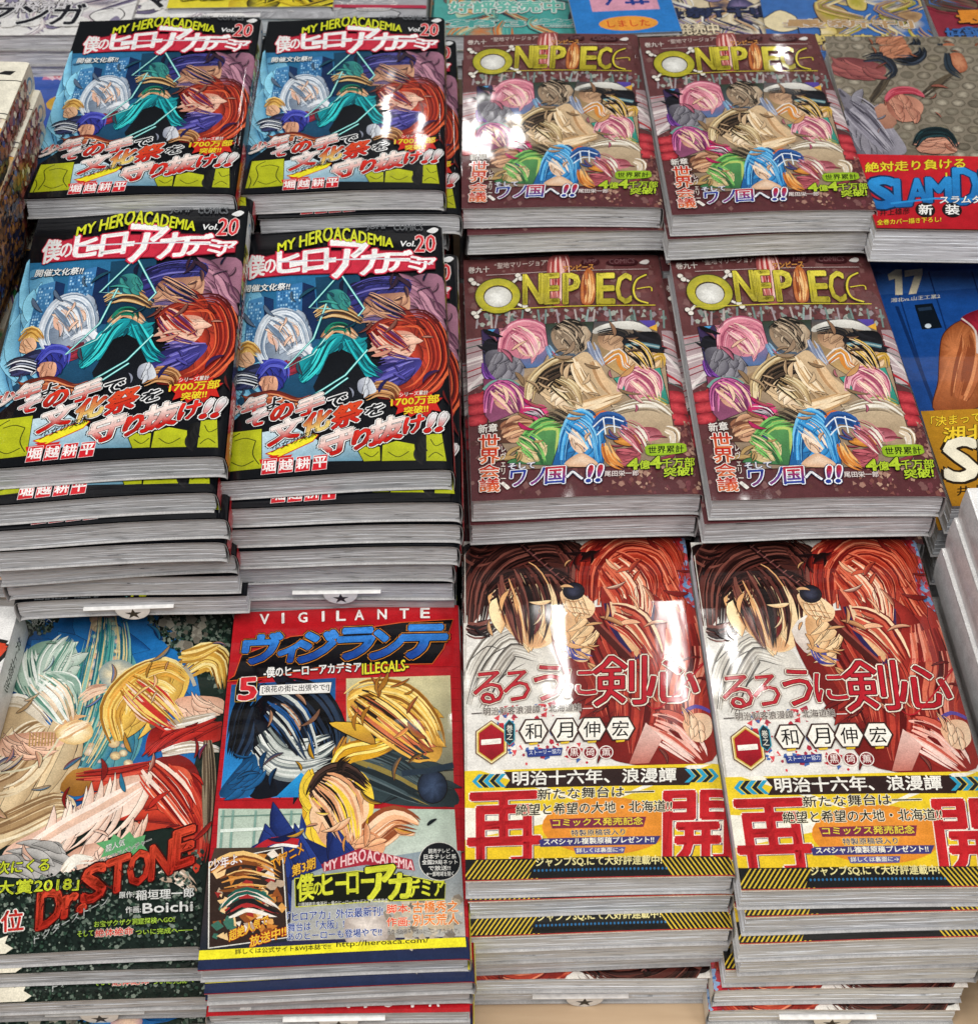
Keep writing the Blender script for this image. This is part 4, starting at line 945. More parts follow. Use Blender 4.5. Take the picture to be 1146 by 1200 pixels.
    D.P([(266, 1003), (280, 998), (636, 992), (622, 1018), (270, 1024)], '#3c3870'); D.T('スペシャル複製原稿プレゼント!!', 280, 1019, 616, 1013, 20, '#f4f0e0', (), bold=.03)
    D.P([(372, 1028), (530, 1026), (524, 1046), (378, 1048)], '#5c5890'); D.T('詳しくは裏面に→', 380, 1044, 524, 1042, 15, '#f4f0e0', (), bold=.02)
    D.P([(38, 1062), (844, 1054), (872, 1128), (38, 1136)], '#1c1c1c')
    for i in range(16):
        x = 30+i*15; D.P([(x, 1124), (x+45, 1064), (x+50, 1064), (x+6, 1124)], '#d8b83a')
    for i in range(15):
        x = 632+i*15; D.P([(x, 1058), (x+5, 1058), (x+48, 1116), (x+42, 1116)], '#d8b83a')
    D.P([(262, 1060), (632, 1058), (668, 1118), (232, 1122)], '#1c1c1c')
    D.T('ジャンプSQ.にて大好評連載中!', 256, 1087, 640, 1082, 30, '#ecdf9c', (), bold=.03)
    for i in range(34): D.E(252+i*12.2, 1098-i*.15, 3.6, 4.5, '#2c6c9c', n=6)
    D.g = 'cover_artwork'
    D.P([(36, 1128), (870, 1112), (872, 1118), (36, 1134)], '#b8303a')
    sp = Design('sword_spine', 15.6, 176)
    sp.P([(0, 0), (15.6, 0), (15.6, 176), (0, 176)], '#d8d2c8'); sp.P([(0, 120), (15.6, 120), (15.6, 176), (0, 176)], '#e2c22a')
    sp.T('るろうに剣心', 3, 80, 12, 80, 62, '#b4202c', (), bold=.03, vert=True)
    sp.T('再開', 2, 160, 13, 160, 34, '#c0242a', ((.06, '#241a10'),), bold=.04, vert=True)
    return D, sp

def design_vigil():
    D = Design('vigil', corners=[(130, 65), (815, 30), (850, 1140), (5, 1185)], seed=11)
    D.P([(110, 50), (830, 15), (870, 1160), (-15, 1205)], '#b51c24', '#a5161e')
    for i in range(26):
        y = 250+i*34; D.L([(0, y+D.rnd.uniform(-8, 8)), (860, y-30)], 1.5, '#7c1016')
    # three comic panels
    D.P([(118, 288), (438, 264), (432, 636), (80, 640)], '#1c4f88', '#2c8cd0')
    D.P([(470, 266), (790, 250), (803, 662), (560, 650), (470, 560)], '#cfc69a', '#30383c')
    D.P([(75, 674), (430, 672), (803, 668), (822, 1000), (50, 1100)], '#aebfae', '#d6d8d0')
    E_ = '#14100c'
    # black strands over a pale ribbed scarf
    D.hair([(240, 300), (190, 360), (160, 460), (130, 520)], 60, 50, ['#0c1018', '#182434', '#06080c', '#22344c'], 12)
    D.B([(200, 330), (290, 290), (380, 330), (430, 420), (420, 560), (250, 640), (160, 630), (180, 480)], '#141a26', '#070a10', (290, 400))
    D.hair([(260, 300), (360, 330), (420, 420), (430, 500)], 50, 50, ['#0a0d14', '#1c2636', '#05070a', '#28384e'], 12)
    D.B([(232, 350), (300, 350), (330, 400), (320, 440), (262, 440), (236, 400)], '#c89876', '#7a5440')
    D.hair([(230, 350), (262, 380), (300, 440)], 24, 26, ['#0a0d14', '#161e2c', '#06080c'], 9)
    D.hair([(220, 430), (270, 490), (350, 500), (430, 460)], 46, 54, ['#c6cac4', '#8a928e', '#e6e8e2', '#4e5858'], 9)
    D.hair([(190, 480), (250, 540), (340, 550), (430, 520)], 36, 36, ['#b4bab4', '#70787a', '#d8dad4'], 8)
    D.B([(90, 600), (180, 500), (200, 560), (170, 636), (82, 640)], '#1e5f94', '#11385c'); D.P([(250, 638), (330, 560), (380, 600), (370, 637)], '#2c9ad8', '#1c78b4')
    # yellow curved hood forms with a dark mask shape
    D.B([(470, 320), (520, 290), (640, 300), (720, 370), (770, 470), (740, 530), (640, 510), (540, 420), (480, 400)], '#e9b44c', '#a46c24', edge=E_, ew=4)
    D.hair([(475, 330), (540, 296), (650, 310), (730, 390), (760, 480)], 30, 44, ['#f0c45c', '#c08a34', '#f8dc88', '#8c5a1e'], 10)
    D.B([(490, 370), (560, 330), (640, 345), (715, 420), (715, 510), (640, 500), (560, 430)], '#cf7048', '#8e3c28', edge=E_, ew=3)
    D.B([(480, 470), (560, 440), (640, 520), (720, 560), (803, 600), (803, 662), (560, 650), (480, 560)], '#2e3c40', '#141c20')
    D.hair([(490, 520), (600, 560), (740, 640)], 60, 46, ['#3c4c50', '#1c262a', '#566468', '#8c7a3c'], 11)
    D.E(735, 600, 46, 52, '#3a4a66', '#161e2e', edge=E_, ew=3); D.L([(640, 560), (720, 550), (800, 530)], 20, '#22303e')
    D.hair([(470, 450), (450, 500), (440, 560)], 22, 10, ['#b57c2c', '#e8b44c'], 9)
    # centre: two leaf-shaped yellow forms, yellow round, dark tuft
    D.hair([(430, 560), (470, 500), (560, 480), (620, 460)], 30, 44, ['#f0cc3c', '#d8a024', '#f8e480', '#a8701c'], 10)
    D.P([(415, 405), (520, 410), (560, 470), (490, 450)], '#e8b83c', '#a8742a', smooth=3, edge=E_, ew=3)
    D.B([(330, 700), (335, 620), (370, 570), (440, 540), (520, 555), (555, 620), (550, 700), (500, 780), (400, 800), (350, 770)], '#f2ce40', '#d09a24', edge=E_, ew=4)
    D.B([(360, 650), (400, 600), (480, 590), (535, 640), (535, 700), (480, 780), (410, 795), (370, 740)], '#f4cba2', '#dc9c70', (450, 680), edge='#4a2414', ew=3)
    D.hair([(360, 640), (400, 580), (470, 560), (540, 610)], 34, 64, ['#33231e', '#1a1210', '#4c342c', '#0f0a08'], 10)
    D.hair([(450, 560), (455, 530), (480, 510)], 12, 14, ['#1a1210', '#33231e'], 7)
    # open orange fan of five strokes, right
    D.hair([(500, 800), (560, 750), (620, 710), (690, 730)], 46, 40, ['#eeb488', '#d48c5c', '#f8d0ac', '#8c4828'], 14)
    D.B([(470, 800), (500, 740), (560, 750), (590, 790), (560, 830), (490, 830)], '#efb488', '#cf8458', edge='#4a2414', ew=3)
    # mint interior left, navy and stripes
    for x in (90, 120, 190, 240, 300): D.L([(x, 680), (x-12, 820)], 7, '#7ea094')
    D.L([(80, 745), (330, 730)], 10, '#dfe8de'); D.L([(80, 700), (330, 690)], 4, '#6c8c80')
    D.B([(150, 830), (220, 770), (310, 755), (400, 790), (480, 830), (560, 850), (560, 1100), (150, 1100)], '#24387c', '#101a44', edge=E_, ew=3)
    D.L([(170, 820), (240, 775), (320, 780)], 22, '#b0202a', smooth=4); D.L([(180, 836), (250, 790), (320, 794)], 9, '#efeae4', smooth=4)
    D.P([(330, 690), (322, 740), (346, 730), (340, 760)], '#24387c')
    D.hair([(380, 600), (440, 660), (480, 780)], 70, 50, ['#f4cba2', '#33231e', '#f2ce40', '#dc9c70', '#1a1210'], 10)
    D.hair([(500, 330), (600, 400), (720, 500)], 60, 40, ['#e9b44c', '#cf7048', '#2a1c14', '#f8dc88'], 10)
    D.hair([(230, 340), (300, 400), (360, 520)], 60, 40, ['#0a0d14', '#c6cac4', '#28384e', '#1c4f88'], 9)
    D.overpaint([(112, 296), (436, 274), (430, 630), (84, 634)], 130)
    D.overpaint([(474, 272), (786, 258), (798, 655), (490, 640)], 140)
    D.overpaint([(80, 678), (800, 674), (815, 800), (70, 810)], 120)
    # title
    D.g = 'title_lettering'
    for ch, x in zip('VIGILANTE', (208, 275, 325, 398, 442, 498, 568, 636, 700)):
        wd = 6 if ch == 'I' else 27
        D.T(ch, x, 102-(x-208)*.052, x+wd, 101-(x-208)*.052, 30, '#f2eeea', (), bold=.035)
    q = [(128, 262), (150, 200), (300, 140), (480, 120), (640, 92), (800, 78), (770, 170), (735, 218), (560, 225), (400, 232), (250, 262), (105, 280)]
    D.P(q, '#0e0e12', edge='#d85c28', ew=3)
    for ch, x0, x1, yb, h in (('ヴ', 150, 262, 224, 88), ('ィ', 258, 325, 220, 60), ('ジ', 318, 432, 218, 90), ('ラ', 440, 545, 208, 90), ('ン', 545, 640, 205, 84), ('テ', 636, 768, 200, 96)):
        D.T(ch, x0, yb, x1, yb-6, h, '#3a8ae0', ((.12, '#0c0c10'), (.085, '#e08a2c'), (.06, '#0c0c10')), bold=.075, slant=14, col2='#1c489c')
    D.T('-僕のヒーローアカデミア', 218, 268, 516, 248, 32, '#f2f0ec', ((.12, '#101010'),), bold=.05)
    D.T('ILLEGALS-', 520, 256, 662, 240, 34, '#e6dc34', ((.12, '#101010'),), bold=.04)
    D.P([(132, 300), (140, 272), (198, 268), (192, 340), (128, 344)], '#101010', edge='#c8a03c', ew=2)
    D.T('5', 140, 338, 192, 334, 66, '#d83038', ((.05, '#f2e8e0'),), bold=.05, slant=4)
    D.P([(206, 292), (426, 280), (420, 314), (203, 323)], '#ece9e4', edge='#222', ew=2)
    D.T('[浪花の街に出張やで!]', 212, 317, 418, 308, 23, '#181818', (), bold=.02)
    # promotional band
    D.g = 'paper_band'
    D.P([(38, 880), (62, 800), (275, 795), (300, 1110), (10, 1135)], '#4a3a30', '#1c2430')
    D.P([(300, 900), (395, 860), (700, 805), (822, 800), (838, 1100), (290, 1120)], '#8a98a0', '#b4aea4')
    D.P([(5, 1135), (300, 1090), (845, 1070), (852, 1150), (0, 1190)], '#2c2a48', '#1c2c4c')
    D.scatter([(590, 960), (815, 940), (835, 1090), (560, 1100)], 60, ['#b8a890', '#8e8274', '#c8bca8', '#746a60'], 22)
    D.B([(470, 1010), (560, 980), (600, 1060), (560, 1105), (470, 1100)], '#e2d6cc', '#a89a92')
    # collage of small warm patches (abstract)
    D.P([(45, 845), (270, 798), (285, 1080), (40, 1115)], '#33241e', edge='#e8e4da', ew=4)
    D.scatter([(60, 850), (262, 812), (275, 1060), (52, 1085)], 80, ['#c47c34', '#e0a458', '#8c4c24', '#e8dccc', '#2c2420', '#b8a088', '#9c2c28', '#3c6c5c', '#f0c890'], 22)
    D.hair([(60, 900), (150, 870), (260, 900)], 60, 20, ['#d89448', '#f0c47c', '#7c4420'], 10)
    D.hair([(90, 1000), (160, 960), (260, 1000)], 40, 26, ['#1c1c1c', '#efe6da', '#a82c2c', '#1f5c50'], 10)
    D.T('少年よ、', 50, 872, 146, 846, 34, '#f4f0ec', ((.07, '#7c1c1c'),), bold=.02)
    D.T('TVアニメ', 242, 868, 338, 812, 30, '#e8a02c', ((.08, '#5c1c10'),), bold=.03, slant=-8)
    D.T('第3期', 300, 890, 372, 862, 36, '#e8b43c', ((.08, '#5c1c10'),), bold=.03)
    D.T('超絶人気で', 104, 1095, 226, 1040, 34, '#f0c43c', ((.1, '#b02018'),), bold=.03)
    D.T('放送中!!', 168, 1112, 280, 1076, 34, '#f0c43c', ((.1, '#b02018'),), bold=.03)
    D.P([(398, 872), (390, 850), (510, 798), (672, 832), (680, 866), (530, 850)], '#a02838')
    D.T('MY HERO', 400, 872, 528, 838, 28, '#ecc4c4', ((.06, '#a01c2c'),), bold=.04, h2=40)
    D.T('ACADEMIA', 532, 838, 676, 866, 38, '#ecc4c4', ((.06, '#a01c2c'),), bold=.04, h2=28)
    D.P([(308, 895), (500, 870), (640, 880), (775, 905), (772, 955), (560, 965), (310, 985)], '#14160c', edge='#c8c83c', ew=3)
    oy = ((.08, '#14160c'),)
    D.T('僕', 316, 968, 366, 960, 82, '#d6d83a', oy, bold=.05); D.T('の', 366, 948, 392, 946, 40, '#d6d83a', oy, bold=.05)
    D.T('ヒー', 394, 946, 474, 940, 64, '#d6d83a', oy, bold=.07); D.T('ロー', 470, 942, 552, 936, 64, '#d6d83a', oy, bold=.07)
    D.T('ア', 530, 962, 616, 950, 100, '#d6d83a', oy, bold=.07); D.T('カ', 600, 958, 668, 950, 76, '#d6d83a', oy, bold=.07)
    D.T('デミア', 660, 950, 770, 944, 56, '#d6d83a', oy, bold=.06)
    D.T('ⓒ堀越耕平/集英社・僕のヒーローアカデミア製作委員会', 318, 984, 596, 968, 13, '#e4e2d8', (), bold=.0)
    ob = ((.06, '#f6f8fa'),)
    D.T('「ヒロアカ」外伝最新刊!', 284, 1032, 580, 1010, 30, '#1f3c8c', ob, bold=.03)
    D.T('舞台は「大阪」!', 286, 1064, 460, 1050, 28, '#1f3c8c', ob, bold=.03)
    D.T('あのヒーローも登場やで!!', 284, 1092, 576, 1074, 26, '#1f3c8c', ob, bold=.03)
    D.T('脚本:', 592, 1003, 664, 1000, 28, '#e8482c', ((.08, '#f4e8cc'),), bold=.03); D.T('古橋秀之', 672, 1000, 814, 994, 36, '#e87c2c', ((.08, '#f4e8cc'),), bold=.03)
    D.T('作画:', 592, 1044, 664, 1041, 28, '#e8482c', ((.08, '#f4e8cc'),), bold=.03); D.T('別天荒人', 672, 1041, 816, 1034, 36, '#e87c2c', ((.08, '#f4e8cc'),), bold=.03)
    D.T('原作:堀越耕平「僕のヒーローアカデミア」', 594, 1070, 816, 1062, 17, '#201a18', ((.06, '#e6e0d8'),), bold=.01)
    D.E(757, 836, 64, 60, '#14161a', n=28, edge='#d8d4cc', ew=2)
    for t, y, x0, x1 in (('読売テレビ・', 812, 722, 798), ('日本テレビ系', 830, 708, 808), ('全国29局ネット', 847, 702, 812), ('で放送!!', 866, 722, 790), ('※一部地域を除く', 884, 716, 800)):
        D.T(t, x0, y, x1, y-3, 15, '#f0eee8', (), bold=.015)
    D.P([(8, 1124), (836, 1074), (839, 1104), (4, 1154)], '#ece02c')
    D.T('詳しくは公式サイト&WJ本誌で!!', 122, 1138, 418, 1120, 20, '#1a1a14', (), bold=.03)
    D.T('http://heroaca.com/', 436, 1116, 722, 1098, 22, '#1a1a14', (), bold=.02)
    sp = Design('vigil_spine', 12, 176)
    sp.P([(0, 0), (12, 0), (12, 176), (0, 176)], '#b51c24'); sp.P([(0, 0), (12, 0), (12, 26), (0, 26)], '#e6e4e0'); sp.E(6, 8, 3.6, 3.6, '#3a7fb0')
    sp.T('ヴィジランテ', 2, 96, 10, 96, 62, '#f2f0ea', ((.08, '#101010'),), bold=.04, vert=True); sp.P([(0, 140), (12, 140), (12, 176), (0, 176)], '#e2d838')
    return D, sp

def design_stone():
    D = Design('stone', corners=[(45, 60), (735, 45), (625, 1115), (-208, 1152)], seed=14)
    D.P([(30, 40), (750, 25), (640, 1140), (-230, 1175)], '#1d2c26', '#16211c')
    FOL = ['#22302a', '#16201c', '#3c4c42', '#5c6a5e', '#0d1412', '#2c4436', '#7a8478']
    D.B([(170, 70), (480, 55), (600, 200), (640, 420), (560, 640), (200, 700), (0, 560), (20, 260)], '#2474b8', '#123c74', (330, 250))
    D.B([(240, 200), (380, 160), (450, 300), (440, 520), (300, 620), (200, 560), (230, 380)], '#5c9ca0', '#2b7090', (330, 420))
    D.scatter([(45, 60), (210, 55), (150, 135), (35, 150)], 350, FOL, 8)
    D.scatter([(430, 50), (735, 45), (700, 330), (520, 170)], 800, FOL, 9)
    D.scatter([(480, 60), (640, 50), (660, 200), (560, 190)], 40, ['#8a8478', '#a8a294', '#6c665c'], 18)
    # soft lights strung down the centre
    for i in range(70):
        y = 70+i*8; x = 330+70*math.sin(i*1.7)*(.4+i/90); r = D.rnd.uniform(7, 24)
        D.E(x, y, r, r*.8, D.rnd.choice(['#f2d8a0', '#e8b8a0', '#ead9c8', '#bcd8c0', '#f6e8c0']), D.rnd.choice(['#4c8ca0', '#a88c6c', '#3c7c98', '#b89c7c']), n=10)
    D.hair([(230, 560), (300, 400), (340, 200), (340, 70)], 90, 60, ['#2c7a7c', '#4c9c94', '#1c5c70', '#dcc890', '#8cbcae'], 6)
    D.E(340, 62, 44, 30, '#f0cdb0', '#b08c98'); D.E(370, 270, 60, 46, '#f2e0b8', '#8c9c9c')
    # white-green spikes
    D.B([(20, 300), (60, 210), (130, 160), (230, 170), (250, 260), (180, 320), (80, 330)], '#cfdace', '#7ca08c')
    D.hair([(110, 340), (80, 280), (70, 220), (80, 170)], 50, 50, ['#eef2ea', '#a8c0ae', '#4c7c6a', '#d4dccf', '#2c5c50'], 9)
    D.hair([(150, 300), (160, 240), (190, 190), (220, 150)], 50, 50, ['#eef2ea', '#b4c8ba', '#5c8c7a', '#d4dccf'], 9)
    D.B([(115, 330), (160, 290), (225, 300), (240, 350), (200, 395), (150, 390), (120, 370)], '#f4dcc0', '#d8ac88', edge='#4a3024', ew=2.5)
    D.hair([(110, 340), (150, 280), (230, 290), (245, 350)], 18, 30, ['#eef2ea', '#b4c8ba', '#8aa898'], 8)
    # cream robe with fur edge
    D.B([(-60, 360), (30, 350), (110, 400), (180, 440), (160, 520), (110, 620), (230, 700), (60, 800), (-200, 800)], '#dcc49c', '#a4845c', (20, 560), edge='#4a3824')
    D.hair([(-40, 600), (40, 560), (110, 480), (150, 440)], 80, 60, ['#e6d2ae', '#b89870', '#8c6c48', '#f2e4c8'], 11)
    D.hair([(-80, 780), (40, 740), (180, 680), (230, 700)], 50, 46, ['#d8c098', '#a88860', '#8a6a48', '#efe0c0'], 11)
    D.hair([(0, 350), (70, 350), (160, 430)], 20, 46, ['#f2ece0', '#d8ccb8', '#b8a890'], 7); D.hair([(-60, 560), (20, 540), (70, 450)], 18, 36, ['#f2ece0', '#d8ccb8', '#b8a890'], 7)
    D.B([(0, 470), (60, 450), (180, 450), (200, 490), (60, 520), (0, 520)], '#efc4a8', '#c48c70', edge='#4a3024')
    for i in range(9): D.L([(95+i*10, 450), (92+i*10, 492)], 5, '#b08a54')
    D.E(235, 450, 60, 40, '#fff2c8', '#e0b878', n=16)
    D.hair([(180, 460), (230, 430), (290, 410)], 28, 26, ['#f6e0c0', '#fff4d8', '#d8a878'], 9)
    D.L([(0, 575), (90, 560), (150, 520), (185, 470)], 7, '#d8d0b0', smooth=6)
    D.hair([(250, 350), (290, 320), (340, 310)], 20, 20, ['#f0cdb0', '#c8947a'], 8)
    # blond strands
    D.B([(335, 380), (370, 300), (440, 255), (540, 240), (600, 280), (560, 370), (500, 330), (420, 360), (410, 460), (360, 480)], '#ecc25c', '#b07c30', (460, 290), edge='#4a3010')
    D.hair([(370, 480), (350, 380), (420, 290), (520, 250), (590, 290)], 40, 90, ['#f0cc6c', '#cf9c40', '#f8e29c', '#a06c24', '#e8a848'], 9)
    D.hair([(580, 260), (640, 220), (690, 240), (700, 320)], 44, 56, ['#f0cc6c', '#cf9c40', '#f8e29c', '#8a5c20'], 10)
    D.hair([(560, 220), (620, 210), (690, 180)], 20, 26, ['#e8bc58', '#b88838', '#f4d88c'], 9)
    D.B([(420, 360), (470, 320), (530, 330), (530, 390), (480, 425), (430, 410)], '#f8dcc4', '#e4ac90', edge='#5a3420', ew=2.5)
    D.hair([(400, 400), (430, 330), (500, 300), (550, 330)], 20, 34, ['#f0cc6c', '#cf9c40', '#f8e29c'], 9)
    D.B([(470, 430), (510, 385), (530, 400), (500, 450)], '#9a9284', '#5c564c')
    D.L([(580, 250), (600, 280), (612, 310)], 12, '#b4ac98', smooth=3)
    D.B([(545, 360), (600, 340), (700, 350), (700, 395), (620, 400), (560, 430)], '#f4ceb4', '#d49c80', edge='#5a3420')
    # red dress, fur trims
    D.B([(455, 500), (480, 440), (560, 430), (690, 420), (690, 480), (560, 500), (470, 520)], '#c4342c', '#7c1818', edge='#3c0a0a')
    D.B([(200, 610), (260, 570), (380, 570), (470, 540), (560, 520), (620, 560), (645, 660), (650, 780), (620, 900), (560, 760), (440, 760), (440, 640), (340, 610), (230, 640)], '#c8402c', '#7a1614', (545, 620), edge='#3c0a0a', ew=3)
    D.P([(190, 630), (230, 570), (300, 570), (260, 650)], '#b07a34', '#8c5c24', smooth=3)
    D.B([(470, 620), (520, 560), (590, 570), (610, 640), (560, 700), (490, 690)], '#e06244', '#b82c22', (535, 600))
    D.hair([(240, 590), (380, 580), (500, 550)], 20, 24, ['#a82820', '#d8503c', '#6c1412'], 9)
    D.hair([(600, 600), (640, 700), (630, 860)], 26, 34, ['#a82820', '#7c1816', '#d8503c'], 9)
    D.hair([(510, 440), (600, 420), (680, 400)], 14, 50, ['#f4efe6', '#d4c8b8', '#b4a490'], 8); D.hair([(510, 520), (600, 500), (690, 510)], 16, 60, ['#f4efe6', '#d4c8b8', '#b4a490'], 8)
    # long pale shapes
    D.B([(0, 870), (20, 810), (150, 740), (280, 660), (360, 600), (465, 585), (455, 650), (430, 700), (330, 740), (180, 800), (60, 870)], '#f6dccb', '#d8a890', (300, 700), edge='#5a3420', ew=3)
    D.hair([(40, 850), (200, 760), (350, 680), (450, 620)], 30, 14, ['#fae6d8', '#e8c0a8'], 14)
    D.B([(180, 870), (250, 810), (380, 780), (430, 730), (450, 780), (330, 850), (220, 890)], '#f2d0bc', '#c8947c', edge='#5a3420')
    D.B([(-60, 870), (120, 800), (200, 800), (180, 900), (0, 900)], '#b8b4b0', '#7a7874'); D.hair([(200, 890), (240, 850), (300, 850)], 16, 34, ['#efe9dc', '#c8bca8'], 7)
    D.hair([(500, 900), (560, 900), (620, 950)], 22, 24, ['#e8d8c8', '#b8a08c'], 9)
    D.hair([(650, 480), (655, 620), (650, 800)], 18, 34, ['#5c4c3c', '#7c6c54', '#3c3024', '#94846c'], 9)
    D.scatter([(-130, 950), (640, 810), (622, 1115), (-200, 1150)], 1500, FOL, 8)
    D.hair([(110, 280), (180, 340), (220, 420)], 60, 40, ['#eef2ea', '#f4dcc0', '#5c8c7a', '#b4c8ba'], 9)
    D.hair([(400, 300), (480, 370), (560, 440)], 56, 46, ['#f0cc6c', '#f8dcc4', '#a06c24', '#c4342c'], 9)
    D.hair([(460, 560), (540, 640), (620, 760)], 60, 40, ['#c8402c', '#7a1614', '#e06244', '#f6dccb'], 10)
    D.overpaint([(50, 75), (725, 55), (650, 830), (-150, 860)], 480)
    # lettering
    D.g = 'title_lettering'
    D.T('時は無限の', 78, 92, 190, 84, 20, '#c8ccc4', (), bold=.01); D.T('彼方へ-', 98, 114, 172, 108, 20, '#c8ccc4', (), bold=.01)
    D.P([(305, 800), (350, 790), (360, 772), (385, 788), (410, 765), (425, 785), (460, 775), (452, 805), (470, 830), (430, 835), (400, 850), (370, 832), (320, 845), (332, 820)], '#5ca068')
    D.T('超人気', 335, 830, 395, 808, 22, '#f2f4ec', ((.05, '#1c3c24'),), bold=.02)
    D.T('クラフトアドベンチャー', 275, 888, 478, 798, 18, '#181818', ((.08, '#e8e8e0'),), bold=.01)
    oo = ((.07, '#3c0c08'),)
    for ch, x0, x1, y0, h in (('D', 120, 196, 1068, 112), ('r', 200, 242, 1032, 64), ('.', 248, 268, 1015, 18), ('S', 262, 330, 990, 108), ('T', 336, 404, 962, 104), ('O', 404, 470, 940, 104), ('N', 472, 540, 916, 104), ('E', 545, 605, 880, 112)):
        D.T(ch, x0, y0, x1, y0-(x1-x0)*.34, h, '#dc4a30', oo, bold=.06, slant=6, col2='#b82a1c')
    for i in range(30):
        x = D.rnd.uniform(130, 600); y = 1040-(x-130)*.36-D.rnd.uniform(0, 80); D.L([(x, y), (x+D.rnd.uniform(-14, 14), y+D.rnd.uniform(-20, 20))], 3, '#5c140c')
    D.T('ドクターストーン', 112, 1112, 345, 985, 24, '#c4c8c4', ((.07, '#20241f'),), bold=.01)
    og = ((.09, '#0c0f08'),)
    D.T('次にくる', -10, 895, 156, 885, 40, '#dce83c', og, bold=.03, slant=5); D.T('大賞2018」', -10, 960, 250, 946, 44, '#dce83c', og, bold=.03, slant=4)
    D.T('第', -160, 905, -30, 895, 44, '#dce83c', og, bold=.03); D.T('位', 8, 1075, 78, 1070, 66, '#d83830', ((.08, '#f0ece4'),), bold=.03)
    D.P([(-100, 1152), (-40, 1080), (-10, 1100), (30, 1085), (20, 1110), (46, 1125), (10, 1150)], '#e8e0cc')
    D.g = 'author_lettering'
    D.T('原作:', 378, 972, 424, 970, 20, '#ecece8', ((.07, '#101410'),), bold=.02); D.T('稲垣理一郎', 430, 978, 610, 968, 30, '#ecece8', ((.07, '#101410'),), bold=.03)
    D.T('作画:', 398, 1018, 446, 1016, 20, '#ecece8', ((.07, '#101410'),), bold=.02); D.T('Boichi', 452, 1018, 606, 1010, 30, '#ecece8', ((.07, '#101410'),), bold=.03)
    D.g = 'slogan_lettering'
    D.T('お宝ザクザク洞窟探検へGO!', 300, 1062, 550, 1045, 19, '#b8dc4c', og, bold=.02)
    D.T('そして', 248, 1092, 298, 1088, 18, '#b8dc4c', og, bold=.02); D.T('絶体絶命', 304, 1092, 422, 1084, 24, '#e03c30', ((.08, '#f0e8d8'),), bold=.03); D.T('ついに完成へ――', 430, 1086, 606, 1076, 18, '#b8dc4c', og, bold=.02)
    return D, None

